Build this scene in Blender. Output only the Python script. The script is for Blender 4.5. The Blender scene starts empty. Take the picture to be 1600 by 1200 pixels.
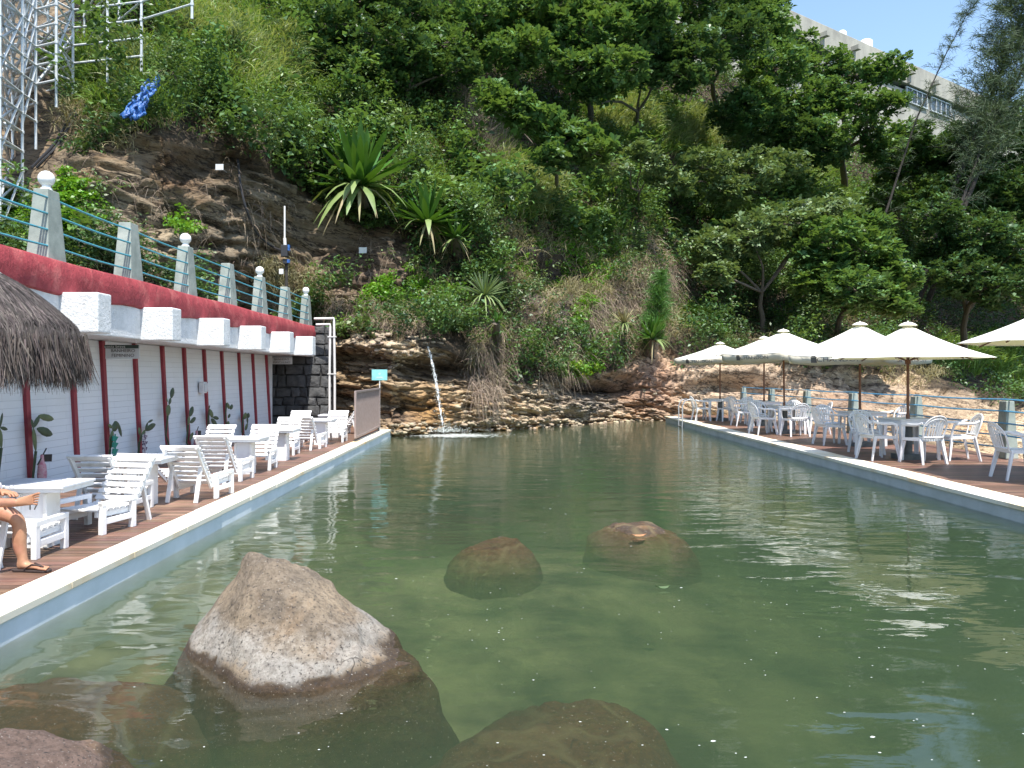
import bpy, bmesh, math, random
import numpy as np
from mathutils import Vector, Matrix, Euler
R = math.radians
random.seed(7); rng = np.random.default_rng(7)
S = bpy.context.scene
COL = S.collection
# ---------------------------------------------------------------- camera
EYE = 1.7; F = 1220.0; VX = 787.0; VY = 587.0      # eye height over water, focal length and vanishing point in photo pixels
cam = bpy.data.objects.new('camera', bpy.data.cameras.new('camera')); COL.objects.link(cam); S.camera = cam
cam.location = (0, 0, EYE); cam.rotation_euler = (R(90), 0, 0)
cam.data.sensor_width = 36; cam.data.lens = F / 1600 * 36
cam.data.shift_x = (800 - VX) / 1600; cam.data.shift_y = -(600 - VY) / 1600
cam.data.clip_start = 0.05; cam.data.clip_end = 3000
def W(px, py, Y): return Vector(((px - VX) / F * Y, Y, EYE - (py - VY) / F * Y))
# ---------------------------------------------------------------- sky, sun, exposure
SUN = Vector((0.10, -0.40, 0.90)).normalized()
w = bpy.data.worlds.new('World'); S.world = w; w.use_nodes = True
nt = w.node_tree; bg = nt.nodes['Background']; sk = nt.nodes.new('ShaderNodeTexSky'); sk.sky_type = 'NISHITA'; sk.sun_disc = False
sk.sun_elevation = math.asin(SUN.z); sk.sun_rotation = math.atan2(SUN.x, SUN.y)
sk.air_density = 1.3; sk.dust_density = 1.0; sk.ozone_density = 3.2
nt.links.new(sk.outputs[0], bg.inputs[0]); bg.inputs[1].default_value = 0.15
sl = bpy.data.lights.new('sun', 'SUN'); sl.energy = 4.8; sl.angle = R(0.53); sl.color = (1.0, 0.955, 0.88)
so = bpy.data.objects.new('sun', sl); COL.objects.link(so); so.rotation_euler = SUN.to_track_quat('Z', 'Y').to_euler()
S.view_settings.view_transform = 'Standard'; S.view_settings.look = 'None'; S.view_settings.gamma = 1; S.view_settings.exposure = 0.88
S.cycles.max_bounces = 8; S.cycles.transparent_max_bounces = 16; S.cycles.volume_bounces = 1
S.cycles.diffuse_bounces = 3; S.cycles.glossy_bounces = 3; S.cycles.sample_clamp_indirect = 6
S.cycles.caustics_reflective = False; S.cycles.caustics_refractive = False
# ---------------------------------------------------------------- noise in numpy
def _h(ix, iy, iz, s):
    n = (ix.astype(np.int64) * 374761393 + iy.astype(np.int64) * 668265263 + iz.astype(np.int64) * 2147483647 + s * 974634777) & 0x7fffffff
    n = (n ^ (n >> 13)) * 1274126177 & 0x7fffffff
    n = (n ^ (n >> 16)) & 0x7fffffff
    return n / float(0x7fffffff)
def vnoise(x, y, z=0.0, s=0):
    x = np.asarray(x, float); y = np.asarray(y, float) + 0 * x; z = np.asarray(z, float) + 0 * x
    ix, iy, iz = np.floor(x), np.floor(y), np.floor(z); fx, fy, fz = x - ix, y - iy, z - iz
    fx = fx*fx*(3-2*fx); fy = fy*fy*(3-2*fy); fz = fz*fz*(3-2*fz); r = 0
    for a in (0, 1):
        for b in (0, 1):
            for c in (0, 1):
                r = r + _h(ix+a, iy+b, iz+c, s) * (fx if a else 1-fx) * (fy if b else 1-fy) * (fz if c else 1-fz)
    return r * 2 - 1
def fbm(x, y, z=0.0, o=4, s=0, g=.5):
    r = 0; a = 1; t = 0
    for i in range(o):
        k = 2.03 ** i; r = r + a * vnoise(np.asarray(x)*k + i*7.1, np.asarray(y)*k, np.asarray(z)*k, s+i); t += a; a *= g
    return r / t
def sstep(a, b, x): t = np.clip((x - a) / (b - a), 0, 1); return t*t*(3-2*t)
# ---------------------------------------------------------------- materials
MATS = {}
def nodes(name):
    m = bpy.data.materials.new(name); m.use_nodes = True; n = m.node_tree
    return m, n, n.nodes['Principled BSDF'], n.nodes['Material Output']
def N(n, t, **k):
    x = n.nodes.new(t)
    for a, b in k.items():
        if a.startswith('i_'): x.inputs[a[2:].replace('_', ' ')].default_value = b
        else: setattr(x, a, b)
    return x
def c4(c): return (c[0], c[1], c[2], 1)
def mixc(n, f, a, b, mode='MIX'):
    x = n.nodes.new('ShaderNodeMix'); x.data_type = 'RGBA'; x.blend_type = mode
    for i, v in ((0, f), (6, a), (7, b)):
        if hasattr(v, 'links'): n.links.new(v, x.inputs[i])
        elif i == 0: x.inputs[0].default_value = v
        else: x.inputs[i].default_value = c4(v)
    return x.outputs[2]
def ramp(n, f, lo, hi):
    x = n.nodes.new('ShaderNodeMapRange'); x.inputs[1].default_value = lo; x.inputs[2].default_value = hi; x.clamp = True
    n.links.new(f, x.inputs[0]); return x.outputs[0]
def noise(n, scale, detail=6, rough=.6, co=None, stretch=None, dist=0):
    t = N(n, 'ShaderNodeTexNoise'); t.inputs['Scale'].default_value = scale; t.inputs['Detail'].default_value = detail
    t.inputs['Roughness'].default_value = rough; t.inputs['Distortion'].default_value = dist
    if co is None: co = N(n, 'ShaderNodeTexCoord').outputs['Object']
    if stretch:
        mp = N(n, 'ShaderNodeMapping'); mp.inputs['Scale'].default_value = stretch; n.links.new(co, mp.inputs[0]); co = mp.outputs[0]
    n.links.new(co, t.inputs['Vector']); return t.outputs[0]
def pm(name, c1, c2=None, scale=3, rough=.6, bump=0, bscale=None, bdist=.01, lo=.35, hi=.65, stretch=None, island=0, transl=0, spec=.5, metal=0, detail=6, c3=None, s3=.5):
    m, n, p, out = nodes(name); MATS[name] = m
    p.inputs['Roughness'].default_value = rough; p.inputs['Specular IOR Level'].default_value = spec; p.inputs['Metallic'].default_value = metal
    col = None
    if c2 is not None:
        col = mixc(n, ramp(n, noise(n, scale, detail, stretch=stretch), lo, hi), c1, c2)
        if c3 is not None: col = mixc(n, ramp(n, noise(n, s3, 5), .52, .68), col, c3)
    else: p.inputs['Base Color'].default_value = c4(c1)
    if island:
        g = N(n, 'ShaderNodeNewGeometry'); v = N(n, 'ShaderNodeMapRange'); v.inputs[3].default_value = 1 - island; v.inputs[4].default_value = 1 + island
        n.links.new(g.outputs['Random Per Island'], v.inputs[0])
        cc = N(n, 'ShaderNodeHueSaturation'); n.links.new(v.outputs[0], cc.inputs['Value'])
        if col is None: cc.inputs['Color'].default_value = c4(c1)
        else: n.links.new(col, cc.inputs['Color'])
        hr = N(n, 'ShaderNodeMapRange'); hr.inputs[3].default_value = .5 - island*.06; hr.inputs[4].default_value = .5 + island*.05
        wn = N(n, 'ShaderNodeTexWhiteNoise', noise_dimensions='1D'); n.links.new(g.outputs['Random Per Island'], wn.inputs['W'])
        n.links.new(wn.outputs[0], hr.inputs[0]); n.links.new(hr.outputs[0], cc.inputs['Hue']); col = cc.outputs[0]
    if col is not None: n.links.new(col, p.inputs['Base Color'])
    if bump:
        b = N(n, 'ShaderNodeBump'); b.inputs['Strength'].default_value = bump; b.inputs['Distance'].default_value = bdist
        n.links.new(noise(n, bscale or scale*4, 8, .65, stretch=stretch), b.inputs['Height']); n.links.new(b.outputs[0], p.inputs['Normal'])
    if transl:
        t = N(n, 'ShaderNodeBsdfTranslucent'); x = N(n, 'ShaderNodeMixShader'); x.inputs[0].default_value = transl
        if col is not None:
            l = mixc(n, .55, col, (c1[0]*1.6+.05, c1[1]*1.5+.05, c1[2]*.5)); n.links.new(l, t.inputs[0])
        else: t.inputs[0].default_value = c4(c1)
        n.links.new(p.outputs[0], x.inputs[1]); n.links.new(t.outputs[0], x.inputs[2]); n.links.new(x.outputs[0], out.inputs[0])
    return m
M = MATS
pm('white_plastic', (.74, .74, .76), (.60, .60, .60), 2.5, .38, lo=.5, hi=.85, spec=.4, bump=.15, bscale=9, bdist=.004)
pm('white_wood', (.80, .80, .80), (.58, .56, .52), 7, .5, bump=.35, bscale=25, bdist=.003, lo=.55, hi=.8)
pm('table_paint', (.74, .75, .78), (.5, .5, .5), 5, .5, bump=.2, bscale=20, bdist=.002, lo=.5, hi=.9)
pm('deck_wood', (.19, .105, .070), (.105, .062, .045), 6, .5, bump=.5, bscale=30, bdist=.003, stretch=(.25, 3, 3), island=.33, c3=(.27, .165, .115), s3=.7)
pm('coping_stone', (.80, .74, .60), (.66, .45, .20), 1.1, .7, bump=.25, bscale=30, bdist=.003, lo=.50, hi=.72, detail=9, island=.07, c3=(.80, .76, .66), s3=.9)
pm('pool_paint', (.74, .80, .84), (.60, .67, .69), 2, .6, bump=.15, bscale=12, lo=.4, hi=.7)
pm('pool_paint_shaded', (.50, .53, .53), (.38, .41, .40), 2, .6, bump=.15, bscale=12, lo=.4, hi=.7)  # same pool paint, greyed to put the right wall's shade into its colour
pm('pool_floor', (.31, .30, .17), (.08, .085, .05), 1.3, .9, lo=.40, hi=.62, bump=.4, bscale=6, bdist=.04)
pm('white_plaster', (.74, .75, .76), (.56, .575, .57), 5, .85, bump=1, bscale=28, bdist=.02, lo=.3, hi=.8)
pm('red_plaster', (.36, .048, .058), (.245, .03, .038), 5, .8, bump=1, bscale=18, bdist=.025, lo=.38, hi=.66, c3=(.43, .11, .105), s3=2.6, detail=10, stretch=(1, 1, .6))
pm('red_paint', (.30, .035, .05), (.22, .025, .038), 5, .55, bump=.2, bscale=20, bdist=.003)
pm('concrete_green', (.30, .335, .30), (.215, .245, .22), 6, .85, bump=.6, bscale=25, bdist=.006, c3=(.38, .40, .36), s3=2)
pm('blue_rail', (.06, .28, .36), (.12, .16, .15), 9, .5, lo=.55, hi=.75)
pm('blue_rail_bright', (.08, .30, .50), (.2, .3, .35), 5, .5, lo=.55, hi=.8)
pm('canvas', (.86, .85, .82), (.80, .785, .74), 2, .9, bump=.3, bscale=5, bdist=.02, transl=.22)
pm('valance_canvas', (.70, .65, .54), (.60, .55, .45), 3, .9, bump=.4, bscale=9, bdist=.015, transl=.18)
pm('pole_wood', (.19, .075, .035), (.12, .05, .025), 12, .5, stretch=(4, 4, .5))
pm('dark_concrete', (.13, .14, .135), (.08, .09, .09), 8, .8, bump=.4, bscale=30)
pm('ink', (.10, .09, .08), None, rough=.7)
pm('ink_soft', (.17, .15, .13), None, rough=.8)
pm('sign_white', (.62, .64, .66), None, rough=.4)
pm('sign_grey', (.36, .39, .42), None, rough=.4)
pm('sign_dark', (.03, .055, .045), None, rough=.4)
pm('sign_teal', (.20, .52, .53), (.26, .58, .58), 3, .4)
pm('pale_letter', (.7, .72, .7), None, rough=.5)
pm('pipe_white', (.66, .64, .62), (.5, .48, .46), 8, .4, lo=.55, hi=.8)
pm('globe_glass', (.82, .82, .80), None, rough=.2)
pm('steel', (.55, .56, .57), (.36, .37, .38), 9, .35, metal=.55, lo=.4, hi=.75)
pm('galvanised', (.62, .64, .65), (.44, .46, .47), 7, .45, metal=.2, lo=.4, hi=.75)
pm('brown_paint', (.30, .24, .22), (.24, .185, .17), 9, .55, bump=.2, bscale=20)
pm('black_rubber', (.022, .022, .025), None, rough=.55)
pm('bark', (.17, .135, .105), (.085, .07, .055), 10, .9, bump=.8, bscale=30, bdist=.02, stretch=(3, 3, .6))
pm('dark_bark', (.045, .038, .032), (.028, .024, .02), 9, .9, bump=.6, bscale=20, bdist=.02)
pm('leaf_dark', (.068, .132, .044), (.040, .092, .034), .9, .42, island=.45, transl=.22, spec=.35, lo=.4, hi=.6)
pm('leaf_mid', (.105, .195, .058), (.062, .135, .048), .8, .46, island=.42, transl=.28, spec=.4, lo=.4, hi=.6, c3=(.11, .17, .03), s3=.35)
pm('leaf_olive', (.140, .205, .082), (.090, .145, .060), .9, .5, island=.40, transl=.22, lo=.4, hi=.6)
pm('leaf_bright', (.135, .30, .03), (.09, .22, .025), 1.2, .45, island=.32, transl=.30, lo=.4, hi=.6)
pm('leaf_yellow', (.24, .33, .025), (.15, .26, .022), 1.2, .5, island=.30, transl=.30, lo=.4, hi=.6)
pm('grass_green', (.17, .28, .055), (.105, .19, .045), .7, .5, island=.40, transl=.28, lo=.4, hi=.6)
pm('grass_light', (.28, .33, .13), (.19, .24, .09), .7, .5, island=.35, transl=.30, lo=.4, hi=.6)
pm('grass_straw', (.33, .29, .16), (.20, .185, .095), .8, .8, island=.35, transl=.15, lo=.4, hi=.6)
pm('dry_stem', (.30, .235, .17), (.18, .14, .105), .9, .9, island=.40, lo=.4, hi=.6)
pm('agave_leaf', (.070, .175, .022), (.045, .125, .02), 3, .38, island=.22, transl=.15)
pm('agave_pale', (.21, .29, .10), (.15, .22, .07), 3, .5, island=.2, transl=.2)
pm('needle', (.075, .115, .050), (.05, .085, .04), 1, .7, island=.35, transl=.15)
pm('needle_bright', (.085, .20, .035), (.06, .15, .03), 1, .6, island=.3, transl=.25)
pm('dead_leaf', (.38, .20, .08), (.25, .14, .06), 2, .8, island=.3)
pm('thatch', (.105, .086, .078), (.058, .048, .045), 5, .95, island=.7, c3=(.17, .14, .125), s3=2)
pm('thatch_dark', (.07, .055, .048), None, rough=.95)
pm('cactus_green', (.055, .085, .04), (.035, .06, .03), 9, .6, bump=.3, bscale=30)
pm('cactus_pale', (.12, .16, .065), (.08, .11, .05), 9, .6)
pm('pink_cloth', (.50, .16, .22), (.62, .45, .45), 20, .8)
pm('teal_cloth', (.02, .26, .18), (.03, .20, .15), 9, .8)
pm('striped_cloth', (.55, .5, .52), (.09, .06, .1), 22, .8, lo=.48, hi=.52)
pm('blue_tarp', (.02, .085, .30), (.05, .17, .45), 6, .35, bump=.7, bscale=12, bdist=.05)
pm('skin', (.44, .235, .14), (.33, .155, .09), 9, .5, bump=.25, bscale=90, bdist=.002, spec=.35, c3=(.48, .22, .15), s3=5, detail=8)
pm('nail', (.62, .42, .35), None, rough=.35)
pm('dark_cloth', (.018, .019, .024), None, rough=.9)
pm('hair', (.02, .015, .012), None, rough=.7)
pm('sandal', (.045, .03, .027), None, rough=.7)
pm('eye_white', (.75, .75, .72), None, rough=.2)
pm('old_concrete', (.39, .375, .32), (.25, .24, .21), .9, .9, bump=.3, bscale=4, bdist=.05, stretch=(1, 1, .25), lo=.4, hi=.75, c3=(.20, .19, .17), s3=.22)
pm('window_dark', (.05, .065, .075), None, rough=.15)
pm('stone_black', (.105, .105, .105), (.055, .057, .06), 5, .8, bump=1, bscale=14, bdist=.03, island=.45)
pm('mortar', (.045, .045, .045), None, rough=.95)
pm('foam', (.52, .55, .52), None, rough=.5)
pm('pebble', (.40, .32, .22), (.27, .215, .15), 3, .85, bump=.7, bscale=12, bdist=.03, island=.35)
# granite of the rocks standing in the pool
def granite(name, base, base2, white, wet):
    m, n, p, out = nodes(name); MATS[name] = m
    tc = N(n, 'ShaderNodeTexCoord').outputs['Object']; sx = N(n, 'ShaderNodeSeparateXYZ'); n.links.new(tc, sx.inputs[0])
    col = mixc(n, ramp(n, noise(n, 3.2, 8), .35, .65), base, base2)
    col = mixc(n, ramp(n, noise(n, 1.8, 6, dist=.6), .55, .72), col, (.33, .205, .105))
    if white:                                             # mineral stain left by the water
        ad = N(n, 'ShaderNodeMath', operation='MULTIPLY_ADD'); ad.inputs[1].default_value = .38; n.links.new(noise(n, 3.0, 7, .65), ad.inputs[0]); n.links.new(sx.outputs[2], ad.inputs[2])
        a = ramp(n, ad.outputs[0], .215, .245); b = ramp(n, ad.outputs[0], .42, .33)
        q = N(n, 'ShaderNodeMath', operation='MULTIPLY'); n.links.new(a, q.inputs[0]); n.links.new(b, q.inputs[1])
        q2 = N(n, 'ShaderNodeMath', operation='MULTIPLY'); n.links.new(q.outputs[0], q2.inputs[0]); q2.inputs[1].default_value = .5
        q3 = N(n, 'ShaderNodeMath', operation='MULTIPLY'); n.links.new(q2.outputs[0], q3.inputs[0]); n.links.new(ramp(n, sx.outputs[0], -.62, -.85), q3.inputs[1])
        col = mixc(n, q3.outputs[0], col, (.46, .46, .44))
    wn = N(n, 'ShaderNodeMath', operation='MULTIPLY_ADD'); wn.inputs[1].default_value = .12; n.links.new(noise(n, 6, 8, .7), wn.inputs[0]); n.links.new(sx.outputs[2], wn.inputs[2])
    col = mixc(n, ramp(n, wn.outputs[0], .098, .072), col, wet)                 # brown algae below the tide line
    dk = N(n, 'ShaderNodeMath', operation='MULTIPLY'); n.links.new(ramp(n, wn.outputs[0], .11, .085), dk.inputs[0]); n.links.new(ramp(n, wn.outputs[0], .045, .065), dk.inputs[1]); col = mixc(n, dk.outputs[0], col, (.075, .048, .026))
    vo = N(n, 'ShaderNodeTexVoronoi', feature='DISTANCE_TO_EDGE'); vo.inputs['Scale'].default_value = 1.9; wv = N(n, 'ShaderNodeMapping'); n.links.new(tc, wv.inputs[0]); wn2 = N(n, 'ShaderNodeTexNoise'); wn2.inputs['Scale'].default_value = 4; n.links.new(tc, wn2.inputs['Vector']); va = N(n, 'ShaderNodeVectorMath', operation='MULTIPLY_ADD'); va.inputs[1].default_value = (.35, .35, .35); n.links.new(wn2.outputs[1], va.inputs[0]); n.links.new(tc, va.inputs[2]); n.links.new(va.outputs[0], vo.inputs['Vector'])
    cr = N(n, 'ShaderNodeMath', operation='MULTIPLY'); n.links.new(ramp(n, vo.outputs[0], .012, .0), cr.inputs[0]); n.links.new(ramp(n, noise(n, 2.2, 3), .48, .6), cr.inputs[1]); col = mixc(n, cr.outputs[0], col, (.045, .035, .03))
    col = mixc(n, ramp(n, noise(n, 24, 8, .75), .44, .60), col, mixc(n, 1, col, (.62, .60, .58), 'MULTIPLY')); col = mixc(n, ramp(n, noise(n, 60, 3), .56, .68), col, (.05, .04, .035)); col = mixc(n, ramp(n, noise(n, 75, 2), .66, .74), col, (.5, .46, .4))
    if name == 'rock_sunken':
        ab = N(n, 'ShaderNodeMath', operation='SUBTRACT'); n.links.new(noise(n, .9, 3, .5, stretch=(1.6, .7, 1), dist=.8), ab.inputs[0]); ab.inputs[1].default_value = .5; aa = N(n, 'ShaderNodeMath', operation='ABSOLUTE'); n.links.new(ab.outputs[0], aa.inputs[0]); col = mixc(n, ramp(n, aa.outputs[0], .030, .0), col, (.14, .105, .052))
    n.links.new(col, p.inputs['Base Color']); p.inputs['Roughness'].default_value = .75
    b = N(n, 'ShaderNodeBump'); b.inputs['Strength'].default_value = 1; b.inputs['Distance'].default_value = .05; n.links.new(noise(n, 8, 15, .78), b.inputs['Height'])
    n.links.new(b.outputs[0], p.inputs['Normal']); return m
granite('granite', (.36, .28, .19), (.19, .152, .112), True, (.085, .05, .024))
granite('granite_low', (.23, .155, .12), (.17, .115, .09), False, (.11, .06, .032))
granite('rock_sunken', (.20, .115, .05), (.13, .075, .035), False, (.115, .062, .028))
# hillside: colour laid per vertex (rock kinds, soil, painted cave shade), strata and grit by noise
def hillmat():
    m, n, p, out = nodes('hillside'); MATS['hillside'] = m
    at = N(n, 'ShaderNodeAttribute', attribute_name='tint'); tc = N(n, 'ShaderNodeTexCoord').outputs['Object']
    st = noise(n, 1.1, 9, .7, stretch=(.35, .35, 3.2), dist=.5); fi = noise(n, 3.5, 10, .7)
    col = mixc(n, ramp(n, st, .30, .66), mixc(n, 1, at.outputs[0], (.44, .41, .38), 'MULTIPLY'), mixc(n, 1, at.outputs[0], (1.25, 1.22, 1.16), 'MULTIPLY'))
    col = mixc(n, ramp(n, fi, .38, .70), mixc(n, 1, col, (.68, .64, .60), 'MULTIPLY'), col)
    col = mixc(n, ramp(n, noise(n, .5, 6), .53, .66), col, mixc(n, 1, col, (1.08, .93, .76), 'MULTIPLY'))
    for sc_, stv, th_ in ((.8, (.5, .5, 3.0), .024), (2.2, (.5, .5, 2.6), .016)):     # cracks between the beds
        ab = N(n, 'ShaderNodeMath', operation='SUBTRACT'); mp2 = N(n, 'ShaderNodeMapping'); mp2.inputs['Rotation'].default_value = (0, R(-14), 0); n.links.new(tc, mp2.inputs[0]); n.links.new(noise(n, sc_, 6, .6, co=mp2.outputs[0], stretch=stv), ab.inputs[0]); ab.inputs[1].default_value = .5
        aa = N(n, 'ShaderNodeMath', operation='ABSOLUTE'); n.links.new(ab.outputs[0], aa.inputs[0]); col = mixc(n, ramp(n, aa.outputs[0], th_, th_*.2), col, mixc(n, 1, col, (.22, .2, .19), 'MULTIPLY'))
    n.links.new(col, p.inputs['Base Color']); p.inputs['Roughness'].default_value = .9
    b = N(n, 'ShaderNodeBump'); b.inputs['Strength'].default_value = 1; b.inputs['Distance'].default_value = .10; n.links.new(fi, b.inputs['Height'])
    b2 = N(n, 'ShaderNodeBump'); b2.inputs['Strength'].default_value = .9; b2.inputs['Distance'].default_value = .16; n.links.new(st, b2.inputs['Height']); n.links.new(b.outputs[0], b2.inputs['Normal'])
    n.links.new(b2.outputs[0], p.inputs['Normal'])
hillmat()
# wall of the changing rooms: white painted narrow bricks
def brickmat():
    m, n, p, out = nodes('painted_brick'); MATS['painted_brick'] = m
    tc = N(n, 'ShaderNodeTexCoord').outputs['Object']; mp = N(n, 'ShaderNodeMapping'); mp.inputs['Rotation'].default_value = (R(90), 0, R(90)); n.links.new(tc, mp.inputs[0])
    sx = N(n, 'ShaderNodeSeparateXYZ'); n.links.new(tc, sx.inputs[0]); cx = N(n, 'ShaderNodeCombineXYZ'); n.links.new(sx.outputs[1], cx.inputs[0]); n.links.new(sx.outputs[2], cx.inputs[1])
    b = N(n, 'ShaderNodeTexBrick'); n.links.new(cx.outputs[0], b.inputs[0]); b.inputs['Scale'].default_value = 1; b.inputs['Brick Width'].default_value = .95; b.inputs['Row Height'].default_value = .098
    b.inputs['Mortar Size'].default_value = .0028; b.inputs['Mortar Smooth'].default_value = .3
    b.inputs['Color1'].default_value = (.73, .76, .79, 1); b.inputs['Color2'].default_value = (.70, .735, .765, 1); b.inputs['Mortar'].default_value = (.50, .53, .56, 1)
    col = mixc(n, ramp(n, noise(n, 1.2, 6), .5, .8), b.outputs[0], (.66, .69, .70))
    n.links.new(col, p.inputs['Base Color']); p.inputs['Roughness'].default_value = .6
    bp = N(n, 'ShaderNodeBump'); bp.inputs['Strength'].default_value = .6; bp.inputs['Distance'].default_value = .006; bp.invert = True; n.links.new(b.outputs[1], bp.inputs['Height']); n.links.new(bp.outputs[0], p.inputs['Normal'])
brickmat()
# water: clear rippled surface over a murky green body
def watermat():
    m, n, p, out = nodes('pool_water'); MATS['pool_water'] = m; n.nodes.remove(p)
    tc = N(n, 'ShaderNodeTexCoord').outputs['Object']; sx = N(n, 'ShaderNodeSeparateXYZ'); n.links.new(tc, sx.inputs[0])
    a = noise(n, 1.15, 2, .45, stretch=(.75, 1.5, 1), dist=.7); b = noise(n, 4.2, 3, .5, stretch=(.6, 1.5, 1), dist=.3); c = noise(n, 15, 2, .5, stretch=(.55, 1.3, 1))
    far = ramp(n, sx.outputs[1], 6, 16)
    def mul(x, y):
        q = N(n, 'ShaderNodeMath', operation='MULTIPLY')
        for i, v in ((0, x), (1, y)):
            if hasattr(v, 'links'): n.links.new(v, q.inputs[i])
            else: q.inputs[i].default_value = v
        return q.outputs[0]
    def add(x, y): q = N(n, 'ShaderNodeMath', operation='ADD'); n.links.new(x, q.inputs[0]); n.links.new(y, q.inputs[1]); return q.outputs[0]
    h = add(add(add(mul(a, .018), mul(b, .0026)), mul(mul(b, .0045), far)), mul(mul(c, .0024), far))
    bp = N(n, 'ShaderNodeBump'); bp.inputs['Strength'].default_value = 1; bp.inputs['Distance'].default_value = 1; n.links.new(h, bp.inputs['Height'])
    fr = N(n, 'ShaderNodeFresnel'); fr.inputs[0].default_value = 1.333; n.links.new(bp.outputs[0], fr.inputs['Normal'])
    gl = N(n, 'ShaderNodeBsdfGlossy'); gl.inputs['Roughness'].default_value = .015; gl.inputs[0].default_value = (1, 1, 1, 1); n.links.new(bp.outputs[0], gl.inputs['Normal'])
    tr = N(n, 'ShaderNodeBsdfTransparent'); tr.inputs[0].default_value = (.96, .98, .96, 1)
    mx = N(n, 'ShaderNodeMixShader'); n.links.new(fr.outputs[0], mx.inputs[0]); n.links.new(tr.outputs[0], mx.inputs[1]); n.links.new(gl.outputs[0], mx.inputs[2]); n.links.new(mx.outputs[0], out.inputs[0])
    v = N(n, 'ShaderNodeVolumePrincipled'); v.inputs['Color'].default_value = (.082, .122, .088, 1); v.inputs['Density'].default_value = WATER_D
    v.inputs['Absorption Color'].default_value = (.38, .43, .33, 1); v.inputs['Anisotropy'].default_value = .2
    n.links.new(v.outputs[0], out.inputs['Volume'])
WATER_D = 2.3
watermat()
m, n, p, out = nodes('sea_water'); M['sea_water'] = m; p.inputs['Base Color'].default_value = (.03, .09, .10, 1); p.inputs['Roughness'].default_value = .12
# falling water
m, n, p, out = nodes('falling_water'); M['falling_water'] = m; p.inputs['Base Color'].default_value = (.8, .84, .86, 1); p.inputs['Roughness'].default_value = .12
t = N(n, 'ShaderNodeBsdfTransparent'); x = N(n, 'ShaderNodeMixShader'); n.links.new(ramp(n, noise(n, 9, 4, stretch=(3, 3, .8)), .46, .62), x.inputs[0]); n.links.new(t.outputs[0], x.inputs[1]); n.links.new(p.outputs[0], x.inputs[2]); n.links.new(x.outputs[0], out.inputs[0])
# ---------------------------------------------------------------- object helpers
def tag(o, label=None, cat=None, group=None, kind=None):
    if label: o['label'] = label
    if cat: o['category'] = cat
    if group: o['group'] = group
    if kind: o['kind'] = kind
    return o
def empty(name, loc=(0, 0, 0), rz=0, label=None, cat=None, group=None):
    o = bpy.data.objects.new(name, None); COL.objects.link(o); o.location = loc; o.rotation_euler = (0, 0, rz); o.empty_display_size = .1
    return tag(o, label, cat, group)
def copy_tree(o, parent=None):
    c = o.copy(); COL.objects.link(c); c.parent = parent
    for ch in o.children: copy_tree(ch, c)
    return c
def np_obj(name, V, Fc, mat, parent=None, smooth=False, tint=None):
    """V (n,3); Fc (m,k) quads or triangles"""
    V = np.asarray(V, np.float32); Fc = np.asarray(Fc, np.int32); me = bpy.data.meshes.new(name); k = Fc.shape[1]
    me.vertices.add(len(V)); me.vertices.foreach_set('co', V.ravel()); me.loops.add(Fc.size); me.loops.foreach_set('vertex_index', Fc.ravel())
    me.polygons.add(len(Fc)); me.polygons.foreach_set('loop_start', np.arange(0, Fc.size, k, dtype=np.int32))
    if tint is not None:
        a = me.color_attributes.new('tint', 'FLOAT_COLOR', 'POINT'); a.data.foreach_set('color', np.c_[tint, np.ones(len(V))].astype(np.float32).ravel())
    me.update(calc_edges=True)
    if smooth: me.polygons.foreach_set('use_smooth', np.ones(len(Fc), bool))
    me.materials.append(M[mat]); o = bpy.data.objects.new(name, me); COL.objects.link(o); o.parent = parent
    return o
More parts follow.
